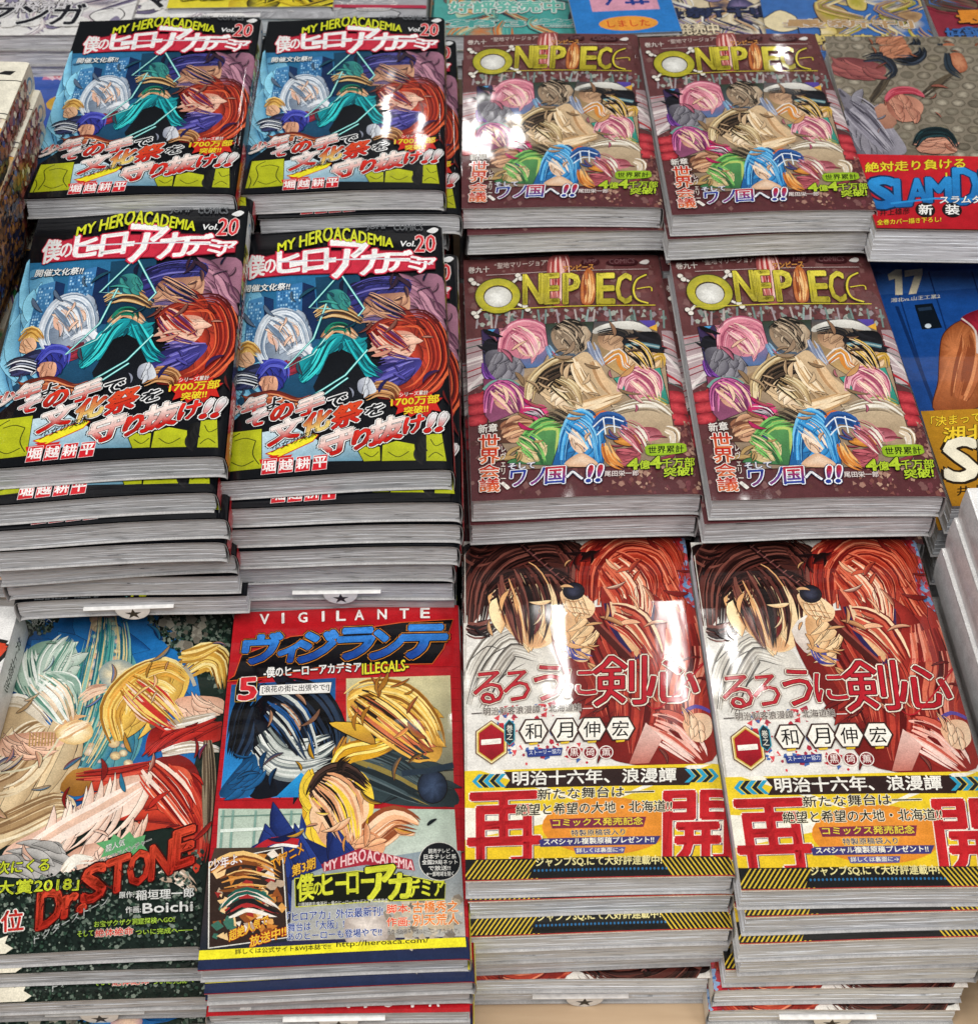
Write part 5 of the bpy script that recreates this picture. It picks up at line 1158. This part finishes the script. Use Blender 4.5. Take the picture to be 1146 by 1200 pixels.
def design_team():
    """cobbled brown picture with a red title band (only its left part is in view)"""
    D = Design('team', 128., 182., corners=[(100, 190), (1080, 150), (1500, 950), (320, 1000)], seed=21)
    D.P([(60, 150), (1120, 110), (1560, 1000), (280, 1040)], '#8a8070', '#7c7264')
    rn = D.rnd
    for i in range(14):
        for j in range(16):
            x = 100+j*80+i*14+(i % 2)*34; y = 195+i*38-j*1.5; 
            D.B([(x-36, y), (x-16, y-15), (x+20, y-15), (x+36, y), (x+18, y+15), (x-18, y+15)], rn.choice(['#a09684', '#8c8474', '#b4aa98', '#787062', '#948a76']), rn.choice(['#5c5448', '#6c6456']), smooth=2)
    D.hair([(300, 440), (370, 360), (420, 290)], 16, 22, ['#3c342c', '#5c5040'], 9)
    D.hair([(560, 400), (640, 340), (720, 290)], 16, 22, ['#3c342c', '#5c5040'], 9)
    D.B([(120, 300), (150, 250), (260, 245), (380, 270), (390, 310), (300, 335), (160, 330)], '#a8605c', '#6c3438', edge='#2c1c1c', ew=3)
    D.hair([(280, 250), (370, 235), (430, 290), (380, 330)], 20, 26, ['#20242c', '#343c4c'], 10)
    D.B([(360, 190), (430, 180), (500, 180), (520, 220), (450, 240), (390, 230)], '#c88868', '#96583c', edge='#2c1c1c', ew=3)
    D.hair([(430, 240), (520, 240), (570, 210), (560, 180)], 24, 32, ['#1c2028', '#3a4454', '#12151c'], 12)
    D.B([(700, 210), (760, 200), (790, 260), (740, 280)], '#d0906c', '#a05c40'); D.hair([(690, 200), (700, 260), (760, 300)], 18, 22, ['#182028', '#2c3844'], 10)
    D.B([(150, 380), (230, 420), (340, 470), (440, 560), (480, 660), (210, 672), (190, 500)], '#9a96a0', '#5c5864', edge='#2c2830', ew=3)
    D.hair([(200, 450), (300, 520), (420, 640)], 70, 50, ['#aeaab4', '#74707c', '#4c4854', '#8c8894'], 12)
    D.P([(330, 460), (400, 440), (440, 520), (380, 550)], '#c08c74', '#9c6c58', smooth=2)
    D.B([(390, 440), (430, 400), (520, 400), (575, 440), (540, 500), (460, 515), (405, 480)], '#cc9078', '#965848', edge='#2c1c1c', ew=3)
    D.hair([(380, 430), (430, 385), (520, 375), (580, 400)], 16, 40, ['#b03c4c', '#8c2838', '#cc5c6c'], 11)
    D.B([(530, 610), (580, 570), (680, 560), (730, 600), (720, 640), (560, 648)], '#d09880', '#a06450', edge='#1c1414', ew=3)
    D.hair([(525, 620), (570, 565), (680, 555), (735, 620)], 22, 40, ['#14282c', '#0e1a1e', '#24444a'], 11)
    D.overpaint([(110, 195), (1100, 155), (1280, 620), (230, 660)], 260)
    D.g = 'paper_band'
    D.P([(225, 672), (1300, 632), (1560, 940), (330, 1012)], '#c8202c', '#b01824')
    D.T('絶対走り負ける', 278, 752, 772, 704, 44, '#e8d430', ((.07, '#7c1414'),), bold=.03)
    D.T('い', 676, 776, 730, 770, 44, '#e8d430', ((.07, '#7c1414'),), bold=.03)
    o = ((.08, '#10284c'),)
    for ch, x0, x1, yb, h in (('S', 300, 425, 908, 130), ('L', 428, 500, 896, 120), ('A', 490, 585, 880, 110), ('M', 585, 700, 868, 108), ('D', 720, 840, 870, 160), ('U', 850, 950, 860, 150), ('N', 960, 1060, 855, 145), ('K', 1070, 1180, 850, 140)):
        D.T(ch, x0, yb, x1, yb-8, h, '#2c8cd0', o, bold=.07, slant=-4, col2='#1c68ac')
    D.L([(400, 885), (620, 850), (850, 840)], 14, '#2c8cd0')
    D.T('スラムダンク', 645, 872, 960, 850, 34, '#f2f0ec', ((.08, '#10284c'),), bold=.03)
    for ch, cx, cy in (('新', 572, 905), ('装', 705, 898)):
        D.E(cx, cy, 50, 34, '#181414', n=20); D.T(ch, cx-32, cy+22, cx+36, cy+20, 46, '#f2f0ec', (), bold=.03)
    D.T('井上雄彦', 345, 945, 495, 928, 30, '#241414', (), bold=.02)
    D.T('全巻カバー描き下ろし!', 330, 988, 650, 955, 24, '#e8d430', ((.06, '#7c1414'),), bold=.02)
    return D, None
def design_blue():
    D = Design('blue', 128., 182., corners=[(80, 120), (850, 78), (1130, 1100), (430, 1150)], seed=22)
    D.M = homography([(66, 96), (1009, 77), (1552, 1143), (434, 1170)], 128, 182)
    D.P([(40, 80), (900, 40), (1200, 1150), (380, 1200)], '#1c4c94', '#143c7c')
    D.P([(100, 150), (860, 110), (880, 190), (115, 240)], '#2c5ca4')
    for x in (170, 330, 520): D.L([(x, 140), (x+190, 760)], 5, '#0e2c60')
    D.L([(190, 290), (362, 745)], 12, '#102c5c')
    D.P([(270, 286), (345, 278), (388, 385), (303, 392)], '#101820', edge='#0a0e14', ew=3); D.P([(282, 298), (340, 292), (346, 306), (288, 312)], '#24364c')
    D.E(328, 377, 14, 10, '#c8d4dc')
    D.B([(378, 500), (392, 420), (440, 370), (500, 350), (560, 380), (600, 520), (560, 700), (530, 742), (356, 748), (372, 620)], '#cc7c4c', '#8c4824', (440, 480), edge='#3c1c10', ew=3, smooth=6)
    D.hair([(470, 700), (500, 600), (520, 480), (500, 400)], 60, 26, ['#b0643c', '#d88c5c', '#8c4828'], 14)
    D.B([(470, 350), (540, 310), (640, 300), (680, 500), (560, 520), (530, 400)], '#a8283c', '#6c1424', smooth=6); D.L([(475, 345), (535, 400), (545, 500)], 7, '#d8c8c0', smooth=4)
    D.g = 'title_lettering'
    D.P([(150, 152), (186, 130), (212, 129), (216, 240), (184, 242), (182, 170), (156, 178)], '#ece0c0')
    D.P([(224, 134), (302, 126), (303, 152), (276, 236), (242, 239), (268, 156), (225, 162)], '#ece0c0')
    D.T('湘北vs.山王工業2', 165, 274, 380, 256, 18, '#dcd8cc', (), bold=.01)
    D.g = 'paper_band'
    D.P([(295, 752), (900, 728), (1200, 1120), (425, 1180)], '#b88420', '#a87418')
    D.T('「決まって', 340, 822, 560, 800, 44, '#ecc830', ((.06, '#3c2808'),), bold=.02); D.T('湘北', 395, 890, 600, 870, 64, '#ecc830', ((.06, '#3c2808'),), bold=.03)
    D.T('S', 410, 1060, 545, 1050, 180, '#ece4cc', ((.07, '#241808'),), bold=.05, slant=-8); D.T('LAM', 560, 1052, 860, 1040, 175, '#ece4cc', ((.07, '#241808'),), bold=.05, slant=-8)
    D.T('井上雄彦', 455, 1125, 700, 1100, 40, '#241808', (), bold=.02)
    return D, None
def generic(key, cols, seed, W=113., H=176., kind=0, txt=()):
    """plain colour-block cover for a book seen only as a blurred strip"""
    D = Design(key, W, H, seed=seed); rn = D.rnd
    D.P([(0, 0), (W, 0), (W, H), (0, H)], cols[0])
    for i in range(46):
        x, y = rn.uniform(0, W), rn.uniform(0, H); a, b = rn.uniform(5, 18), rn.uniform(5, 20)
        pts = [(x+a*math.cos(t)*rn.uniform(.6, 1.1), y+b*math.sin(t)*rn.uniform(.6, 1.1)) for t in np.linspace(0, 6.28, 9)[:-1]]
        D.B(pts, rn.choice(cols), rn.choice(cols), edge='#1c1a20' if rn.random() < .3 else None, ew=.8, smooth=3)
    for i in range(26):
        x, y = rn.uniform(5, W-5), rn.uniform(5, H-5)
        D.hair([(x, y), (x+rn.uniform(-20, 20), y+12), (x+rn.uniform(-30, 30), y+30)], rn.uniform(3, 9), 14, cols, 1.6)
    if kind == 0 and H > 100:
        for t, y, c in (('好評発売中', 150, cols[1]), ('最新刊', 128, cols[2]), ('第3巻', 168, cols[0])): D.T(t, rn.uniform(4, 20), y, rn.uniform(60, 105), y-2, rn.uniform(9, 17), c, ((.08, rn.choice(['#1c1c24', '#f0ece8'])),), bold=.05)
    for t, x0, y0, x1, y1, h, c, oc in txt: D.T(t, x0, y0, x1, y1, h, c, ((.07, oc),) if oc else (), bold=.04)
    return D
# ================================================================ the place
def tableobj():
    t = link('display_table', None); t['label'] = 'pale wood display table that carries all the stacks of comics'; t['category'] = 'table'; t['kind'] = 'structure'
    link('tabletop', box_mesh('tabletop', -1.0, 1.0, .10, 1.6, -.03, 0, M_WOOD, .003), t)
    return t
tableobj()
riser = link('paper_liner', box_mesh('paper_liner', .085, .30, .18, .300, .0002, .0012, M_WOOD2)); riser['category'] = 'board'
riser['label'] = 'thin yellowish board lying on the bare front of the table'

D_hero, S_hero = design_hero(); D_pir, S_pir = design_pirate(); D_sw, S_sw = design_sword(); D_vi, S_vi = design_vigil(); D_st, S_st = design_stone()
D_team, _ = design_team(); D_blue, _ = design_blue()
def plain_spine(key, T, bands, txt=None, tc='#222', H=182.):
    s = Design(key, T, H)
    for a, b, c in bands: s.P([(0, a), (T, a), (T, b), (0, b)], c)
    return s
D_cream = generic('cream', ['#ece4d0', '#e8dcc0', '#7c4c8c', '#3c8c4c', '#d8a040', '#3c5c9c', '#e8c8a8'], 31)
D_cream.P([(0, 0), (113, 0), (113, 52), (0, 52)], '#ece6d4')
D_cream.L([(60, 18), (113, 18)], .8, '#222222'); D_cream.L([(60, 48), (113, 48)], .8, '#222222')
D_cream.T('COMICS', 70, 12, 92, 12, 5, '#222222'); D_cream.T('1', 84, 34, 92, 34, 13, '#d0402c', (), bold=.05); D_cream.T('学園', 86, 44, 104, 44, 6, '#222222', (), bold=.02)
D_cream.P([(98, 12), (102, 9), (108, 9), (106, 13)], '#222222')
S_cream = Design('cream_spine', 17.5, 176, seed=4); S_cream.P([(0, 0), (17.5, 0), (17.5, 176), (0, 176)], '#dcd2bc')
S_cream.E(9, 9, 5, 5, '#5c8cb0'); S_cream.E(9, 9, 3.4, 3.4, '#dcd2bc')
S_cream.scatter([(0, 16), (17, 16), (17, 90), (0, 90)], 420, ['#8c4038', '#b06050', '#6c302c', '#dcd2bc', '#7c4448', '#a8604c', '#5c4c6c', '#c8a890'], 2.6, 5)
S_cream.scatter([(0, 70), (17, 70), (17, 132), (0, 132)], 400, ['#3c4c84', '#a8743c', '#6c4c34', '#1c2440', '#8c5c30', '#201c2c'], 2.8, 5)
S_cream.P([(0, 128), (17.5, 128), (17.5, 176), (0, 176)], '#a8482c'); S_cream.scatter([(0, 128), (17, 128), (17, 176), (0, 176)], 50, ['#c86038', '#8c3420', '#e0b090', '#6c2818'], 4)
D_white = generic('white', ['#e6e4e2', '#dcdad8', '#efedea'], 33, 128., 182.)
D_white.P([(0, 0), (128, 0), (128, 182), (0, 182)], '#e6e4e2')
D_white.T('ッ', 60, 60, 126, 60, 40, '#d8482c', ((.06, '#222222'),), bold=.05); D_white.P([(60, 66), (128, 64), (128, 74), (60, 76)], '#222222')
S_white = Design('white_spine', 21.6, 182); S_white.P([(0, 0), (21.6, 0), (21.6, 182), (0, 182)], '#d9dadc')
S_white.T('井上雄彦', 7, 40, 14, 40, 30, '#222222', (), bold=.02, vert=True); S_white.E(11, 70, 7, 10, '#b8324a', edge='#222222', ew=1);
BG = {
 'teal': generic('teal', ['#4ca09a', '#6cb8a8', '#a8c8b0', '#3c3c4c', '#d8b078', '#c87840'], 41, txt=[('コミック', 10, 30, 100, 30, 16, '#2c3c3c', '#8cc8b8')]),
 'lilac': generic('lilac', ['#d8c0b8', '#6c5c8c', '#e8dcd8', '#3c3450', '#b890a0', '#e8c8b0'], 42),
 'white': generic('bw', ['#e8e6e4', '#d8d4d8', '#5c5470', '#8c84a0', '#f0e8e4', '#c8b8c0'], 43, txt=[('マンガ', 12, 165, 80, 165, 26, '#1c1c24', '#f0f0f0')]),
 'yellow': generic('yellow', ['#e8d83c', '#2c2418', '#e0c830', '#c8a828'], 44),
 'sky': generic('sky', ['#8cc8e0', '#c8d890', '#e8e8a0', '#a8d8e8'], 45, txt=[('新刊', 20, 168, 90, 168, 22, '#3c8cc0', '#f0f0e0')]),
 'silver': generic('silver', ['#a8a8ac', '#b8b8bc', '#9c9ca0'], 46),
 'navy': generic('navy', ['#d8c8a8', '#e8d8b8', '#2c3454', '#8c7ca8', '#c8a078', '#e8e4dc'], 47),
 'gold': generic('gold', ['#3c6cb0', '#d8c070', '#b89468', '#e8d8b0', '#5c5488', '#a8a030', '#8c6c50'], 48),
 'red': generic('red', ['#8c2c3c', '#3c6cb0', '#e08c30', '#4c4038', '#6c6050'], 49),
 'pink': generic('pink', ['#e0b8b8', '#d87888', '#b8d090', '#e8e0d8', '#8cb0a0'], 50),
}
B_s = BG['silver']; B_s.P([(0, 160), (113, 160), (113, 164), (0, 164)], '#b8304c')
B_p = BG['pink']; B_p.P([(0, 120), (113, 120), (113, 134), (0, 134)], '#d8d83c'); B_p.T('無料公開中・特別読切', 4, 132, 110, 132, 10, '#5c5c20', (), bold=.02); B_p.T('大人気連載', 4, 158, 108, 158, 18, '#c8506c', ((.06, '#f0e0dc'),), bold=.03)
B_c = Design('card', 70., 62., seed=9); B_c.P([(0, 0), (70, 0), (70, 62), (0, 62)], '#2c7cc8'); B_c.P([(14, 2), (60, 2), (60, 34), (14, 34)], '#d89ab0')
B_c.T('入荷', 20, 5, 54, 5, -22, '#1c3c8c', (), bold=.05)
B_c.E(36, 50, 20, 9, '#e89c3c'); B_c.T('しました', 22, 54, 50, 54, 8, '#c83c24', (), bold=.02)
BG['card'] = B_c
B_b = Design('bluemag', 113., 176., seed=10); B_b.P([(0, 0), (113, 0), (113, 176), (0, 176)], '#3c5cb0'); B_b.P([(14, 20), (100, 20), (100, 120), (14, 120)], '#c87c9c'); B_b.T('月', 18, 115, 96, 115, 86, '#c8304c', ((.06, '#e8c8d0'),), bold=.05)
B_b.E(56, 148, 34, 16, '#d8a83c'); BG['bluemag'] = B_b

designs = [D_hero, D_pir, D_sw, D_vi, D_st, D_team, D_blue, D_cream, D_white, S_hero, S_sw, S_vi, S_cream, S_white]+list(BG.values())
resolve_texts([d for d in designs if d])
M = {
 'hero': build_meshes(D_hero, 'strong', .0146, S_hero, spine_hex='#16161a', back_hex='#16161a', front_hex='#101014'),
 'pirate': build_meshes(D_pir, 'mid', .0160, None, spine_hex='#c8bca8', back_hex='#5c2c34', front_hex='#6a363c'),
 'sword': build_meshes(D_sw, 'soft', .0152, S_sw, pages=M_PAGES_W, spine_hex='#d8d2c8', back_hex='#a82430', front_hex='#b02834'),
 'vigil': build_meshes(D_vi, 'soft', .0114, S_vi, spine_hex='#b51c24', back_hex='#b51c24', front_hex='#b51c24'),
 'stone': build_meshes(D_st, 'soft', .0130, None, spine_hex='#1c2c26', back_hex='#1c2c26', front_hex='#1c2c26'),
 'team': build_meshes(D_team, 'flat', .0210, None, pages=M_PAGES_W, spine_hex='#e0dedc', back_hex='#1c3c6c', front_hex='#8c1420'),
 'blue': build_meshes(D_blue, 'flat', .0210, None, pages=M_PAGES_W, spine_hex='#d8dade', back_hex='#1c3c6c', front_hex='#1c4c94'),
 'cream': build_meshes(D_cream, 'soft', .0166, S_cream, spine_hex='#dcd2bc', back_hex='#dcd2bc', front_hex='#dcd2bc'),
 'white': build_meshes(D_white, 'flat', .0210, S_white, pages=M_PAGES_W, spine_hex='#e0e0e2', back_hex='#d8d8da', front_hex='#e0e0e2'),
}
for k, d in BG.items(): M['bg_'+k] = build_meshes(d, 'flat', .012 if k != 'card' else .003, None, n_var=1, spine_hex='#c8c4c0', back_hex='#a8a4a0', front_hex='#d8d4d0')
SLIP = {k: slip_meshes(176., M[k]['T']) for k in ('hero', 'sword', 'vigil', 'stone')}

ORD = ['top', 'second', 'third', 'fourth', 'fifth', 'sixth', 'seventh', 'eighth', 'ninth', 'tenth', 'eleventh', 'twelfth', 'thirteenth', 'fourteenth', 'fifteenth', 'sixteenth', 'seventeenth']
def stack(key, look, where, cx, cy, ztop, rot, n, offs, group, W=113., flips=(), slips=(), seed=1, name='comic_book', toplabel=None, ms=None):
    """n books from the table up to height ztop (metres above the table); offs: (dx, dy, drot) per book from the top"""
    rn = random.Random(seed); pitch = ztop/n; zs = (pitch-(.0018 if key == 'hero' else .0014))/M[key]['T'] if key != 'white' else (pitch-.0006)/M[key]['T']
    fl = False
    for i in range(n):
        o = offs[i] if i < len(offs) else (rn.uniform(-.003, .003), rn.uniform(.018, .024), rn.uniform(-1.2, 1.2)) if (key == 'hero' and len(offs) > 5) else (rn.uniform(-.003, .003), rn.uniform(.010, .016), rn.uniform(-1, 1)) if key == 'pirate' else (rn.uniform(-.003, .003)+(.0 if key != 'cream' else -.004), rn.uniform(.001, .005), rn.uniform(-1.2, 1.2))
        f_ = (i in flips) or (flips and i > max(flips) and (i//3) % 2 == 0)
        z = ztop-pitch*(i+1)+.0002
        if i == 0: lab = f'{look}, face up on top of {where}'
        else:
            lab = f'{ORD[i]} book down in {where}' + (' reversed' if f_ else '')
        if i == 0 and toplabel: lab = toplabel
        make_book(M[key], name, lab, 'book', group, (cx+o[0], cy+o[1], z), R(rot+o[2]), i+seed, zs, f_, SLIP[key] if i in slips else None)
Z = lambda z: TABLE+z
G = 'stacked copies of '
stack('hero', 'black and blue comic with yellow English lettering', 'the rear left stack beside the cream book', -.1969, .7215, Z(-.520), 2.2, 14, [(0, 0, 0), (.005, .002, 1.5)], G+'the black comic', seed=1,
      toplabel='black comic numbered 20 topmost in the rear left stack, slanting to the right')
stack('hero', '', 'the rear black comic stack with the glare', -.0831, .7395, Z(-.531), 1.5, 13, [(0, 0, 0), (.008, -.002, .6)], G+'the black comic', seed=2,
      toplabel='black comic numbered 20 with bright glare, topmost in the second rear stack')
stack('hero', '', 'the front left black comic stack', -.1815, .5462, Z(-.532), 3.65, 13, [(0, 0, 0), (-.006, -.008, .9), (-.001, -.010, .2), (-.002, -.010, -.6), (-.001, -.006, .4), (.001, -.004, -1.2), (.003, -.004, -.8)], G+'the black comic',
      flips=(5, 6), slips=(6,), seed=3, toplabel='black comic numbered 20 topmost in the front left stack, overlapping its neighbour')
stack('hero', '', 'the front black comic stack left of the maroon comics', -.0775, .5565, Z(-.552), 3.3, 12, [(0, 0, 0), (.006, -.005, -1.6), (.006, -.005, -1.5), (.005, -.006, -1.8), (.003, -.004, -2.2), (.003, -.003, -2.3), (.004, -.001, -2.4)], G+'the black comic',
      flips=(5, 6), slips=(5,), seed=4, toplabel='black comic numbered 20, title partly covered by the book on its left')
stack('pirate', '', 'the rear maroon comic stack nearer the middle', .0404, .7449, Z(-.546), .5, 12, [(0, 0, 0), (.001, -.003, 1.5)], G+'the maroon comic', seed=5, toplabel='maroon collage comic in the rear row, glare streak on its left side')
stack('pirate', '', 'the rear maroon comic stack at right', .1543, .7297, Z(-.536), 1.65, 12, [(0, 0, 0), (-.003, 0, 1.2)], G+'the maroon comic', seed=6, toplabel='maroon collage comic in the rear row, bright glare over its title')
stack('pirate', '', 'the front maroon comic stack next to the black comics', .0453, .5723, Z(-.586), 2.2, 9, [(0, 0, 0), (-.002, -.0005, .8)], G+'the maroon comic', seed=7, toplabel='maroon collage comic in the middle row, directly right of the black comics')
stack('pirate', '', 'the front maroon comic stack next to the blue book', .1611, .5634, Z(-.575), 1.4, 10, [(0, 0, 0), (-.003, 0, .8)], G+'the maroon comic', seed=8, toplabel='maroon collage comic in the middle row, directly left of the blue book')
stack('sword', '', 'the red and yellow stack right of the red book', .0461, .405, Z(-.629), 1.25, 7, [(0, 0, 0), (0, -.0005, .6), (.0, -.008, .8), (.002, -.006, .6), (.001, -.003, 1.2), (-.003, -.006, -.2), (-.002, -.004, -.4)], G+'the red and white comic', flips=(5, 6), slips=(6,), seed=9,
      toplabel='white and red comic with yellow paper band, glare down its left half')
stack('sword', '', 'the front right red and yellow stack', .1594, .3961, Z(-.6185), .98, 7, [(0, 0, 0), (.002, -.002, .8), (.001, -.005, .8), (.003, -.003, 1.2), (0, -.001, .2), (-.003, -.002, 0), (-.003, -.004, -.6)], G+'the red and white comic', flips=(5, 6), slips=(6,), seed=10,
      toplabel='white and red comic with yellow paper band, at the front right corner')
stack('vigil', '', 'the front stack under the red-framed comic', -.0671, .3808, Z(-.654), 2.65, 7, [(0, 0, 0), (.002, -.004, 0), (.002, -.002, -.8), (.002, -.004, -1.4), (.003, -.001, -2), (.004, 0, -2), (.004, .002, -2)], G+'the red panelled comic', flips=(3, 4), slips=(3, 4), seed=11,
      toplabel='red comic with blue lettering and three picture panels, a 5 in its corner')
stack('stone', '', 'the front left stack with dark leafy covers', -.1836, .3925, Z(-.669), 2.66, 5, [(0, 0, 0), (.003, -.002, -.6), (.006, -.008, -.8), (.009, -.005, -.8), (.012, -.007, -1)], G+'the dark leafy comic', flips=(3, 4), slips=(3, 4), seed=12,
      toplabel='dark green and blue comic with orange slanted lettering, front left corner')
stack('team', '', 'the stack under the red-banded book', .2764, .7227, Z(-.540), -1.26, 8, [(0, 0, 0)]+[(.012, .048+.002*(k % 3), .5) for k in range(8)], 'stacked large books with red bands', seed=13, toplabel='brown cobbled cover with broad red band and blue lettering at right edge')
stack('blue', '', 'the stack under the blue book', .2915, .5850, Z(-.600), 2.06, 6, [(0, 0, 0)], 'stacked large blue books', seed=14, toplabel='blue book numbered 17 with gold band, below the red-banded book')
# white spines toward the left at the right edge: the stack is turned so that the spines face the aisle
def spine_left(n, xr, ytop, ztop):
    pitch = ztop/n
    for i in range(n):
        dx = (0, -.002, -.004, .002, -.001, .003, 0, 0)[i % 8]; dy = (0, 0, -.001, -.004, .002, 0, 0, 0)[i % 8]
        lab = ('white glossy book with white spine facing left, topmost at the right edge' if i == 0 else f'{ORD[i]} white spined book down at the right edge beside the red comic')
        make_book(M['white'], 'comic_book', lab, 'book', 'white books stacked at the right edge', (xr+.064+dx, ytop-.091+dy, ztop-pitch*(i+1)+.0002), R(180+1.5), i, (pitch-.0006)/M['white']['T'])
spine_left(8, .2285, .474, Z(-.565))
stack('cream', '', 'the leftmost stack with patterned cream spines', -.2530-.0565, .606, Z(-.475), 0, 15, [(0, 0, 0), (.0035, -.002, 0), (.002, -.004, .4)], 'cream books stacked at the left edge', seed=15, toplabel='cream book with red 1 and patterned spine, topmost at the left edge')
stack('white', '', 'the low white stack at the lower left edge', -.2330-.064, .370, Z(-.645), 0, 4, [(0, 0, 0), (-.011, 0, 0), (-.011, 0, 0), (-.011, 0, 0)], 'white books at the lower left edge', seed=16, toplabel='white book with red and black lettering at the left edge beside the leafy comic')

# books of the next rows, out of focus along the top edge. (kind, x centre, y front edge, top height, rotation, label)
BACKS = [
 ('lilac', -.362, .858, Z(-.565), 2, 'purple and peach magazine cut by the upper left corner'),
 ('white', -.300, .852, Z(-.560), 1, 'white magazine with black brush lettering behind the cream book'),
 ('pink', -.335, .805, Z(-.600), 0, 'pink magazine with yellow strip behind the cream book'),
 ('bluemag', -.262, .795, Z(-.592), 2, 'small blue magazine with a red character, half behind the rear left comic'),
 ('white', -.196, .880, Z(-.560), 1, 'pale magazine with dark blot behind the rear left black comic'),
 ('yellow', -.165, .884, Z(-.553), 1, 'yellow and black book beyond the gap between the black comics'),
 ('sky', -.172, .864, Z(-.575), 1, 'pale blue and yellow magazine behind the rear left black comic'),
 ('silver', -.100, .878, Z(-.556), 0, 'silver grey box-like book with a red line, behind the glare'),
 ('teal', .018, .866, Z(-.560), 0, 'teal magazine with orange strip behind the first maroon comic'),
 ('card', .090, .848, Z(-.545), 5, 'blue and pink notice card lying upside down behind the maroon comics'),
 ('navy', .150, .850, Z(-.565), 1, 'tan and navy magazine behind the second maroon comic'),
 ('gold', .247, .832, Z(-.560), -2, 'colourful blue and yellow magazine in clear film behind the red-banded book'),
 ('red', .362, .838, Z(-.558), 0, 'dark red and blue magazine at the upper right corner'),
]
for i, (k, x, y, zt, rz, lab) in enumerate(BACKS):
    d = BG[k]; p = M['bg_'+k]['T']+.0005
    zoff = i*.0011
    n = 3 if k != 'card' else 1
    rn = random.Random(i)
    for j in range(n):
        l = lab if j == 0 else f'{ORD[j]} copy down under the ' + ' '.join(lab.split(' ')[:8])
        make_book(M['bg_'+k], 'magazine' if k != 'card' else 'notice_card', l, 'magazine' if k != 'card' else 'card', f'far row {k} magazines' if k != 'card' else None, (x+rn.uniform(-.002, .002)*j, y+d.H/2000, zt-p*(j+1)-zoff), R(rz+rn.uniform(-1, 1)*j))
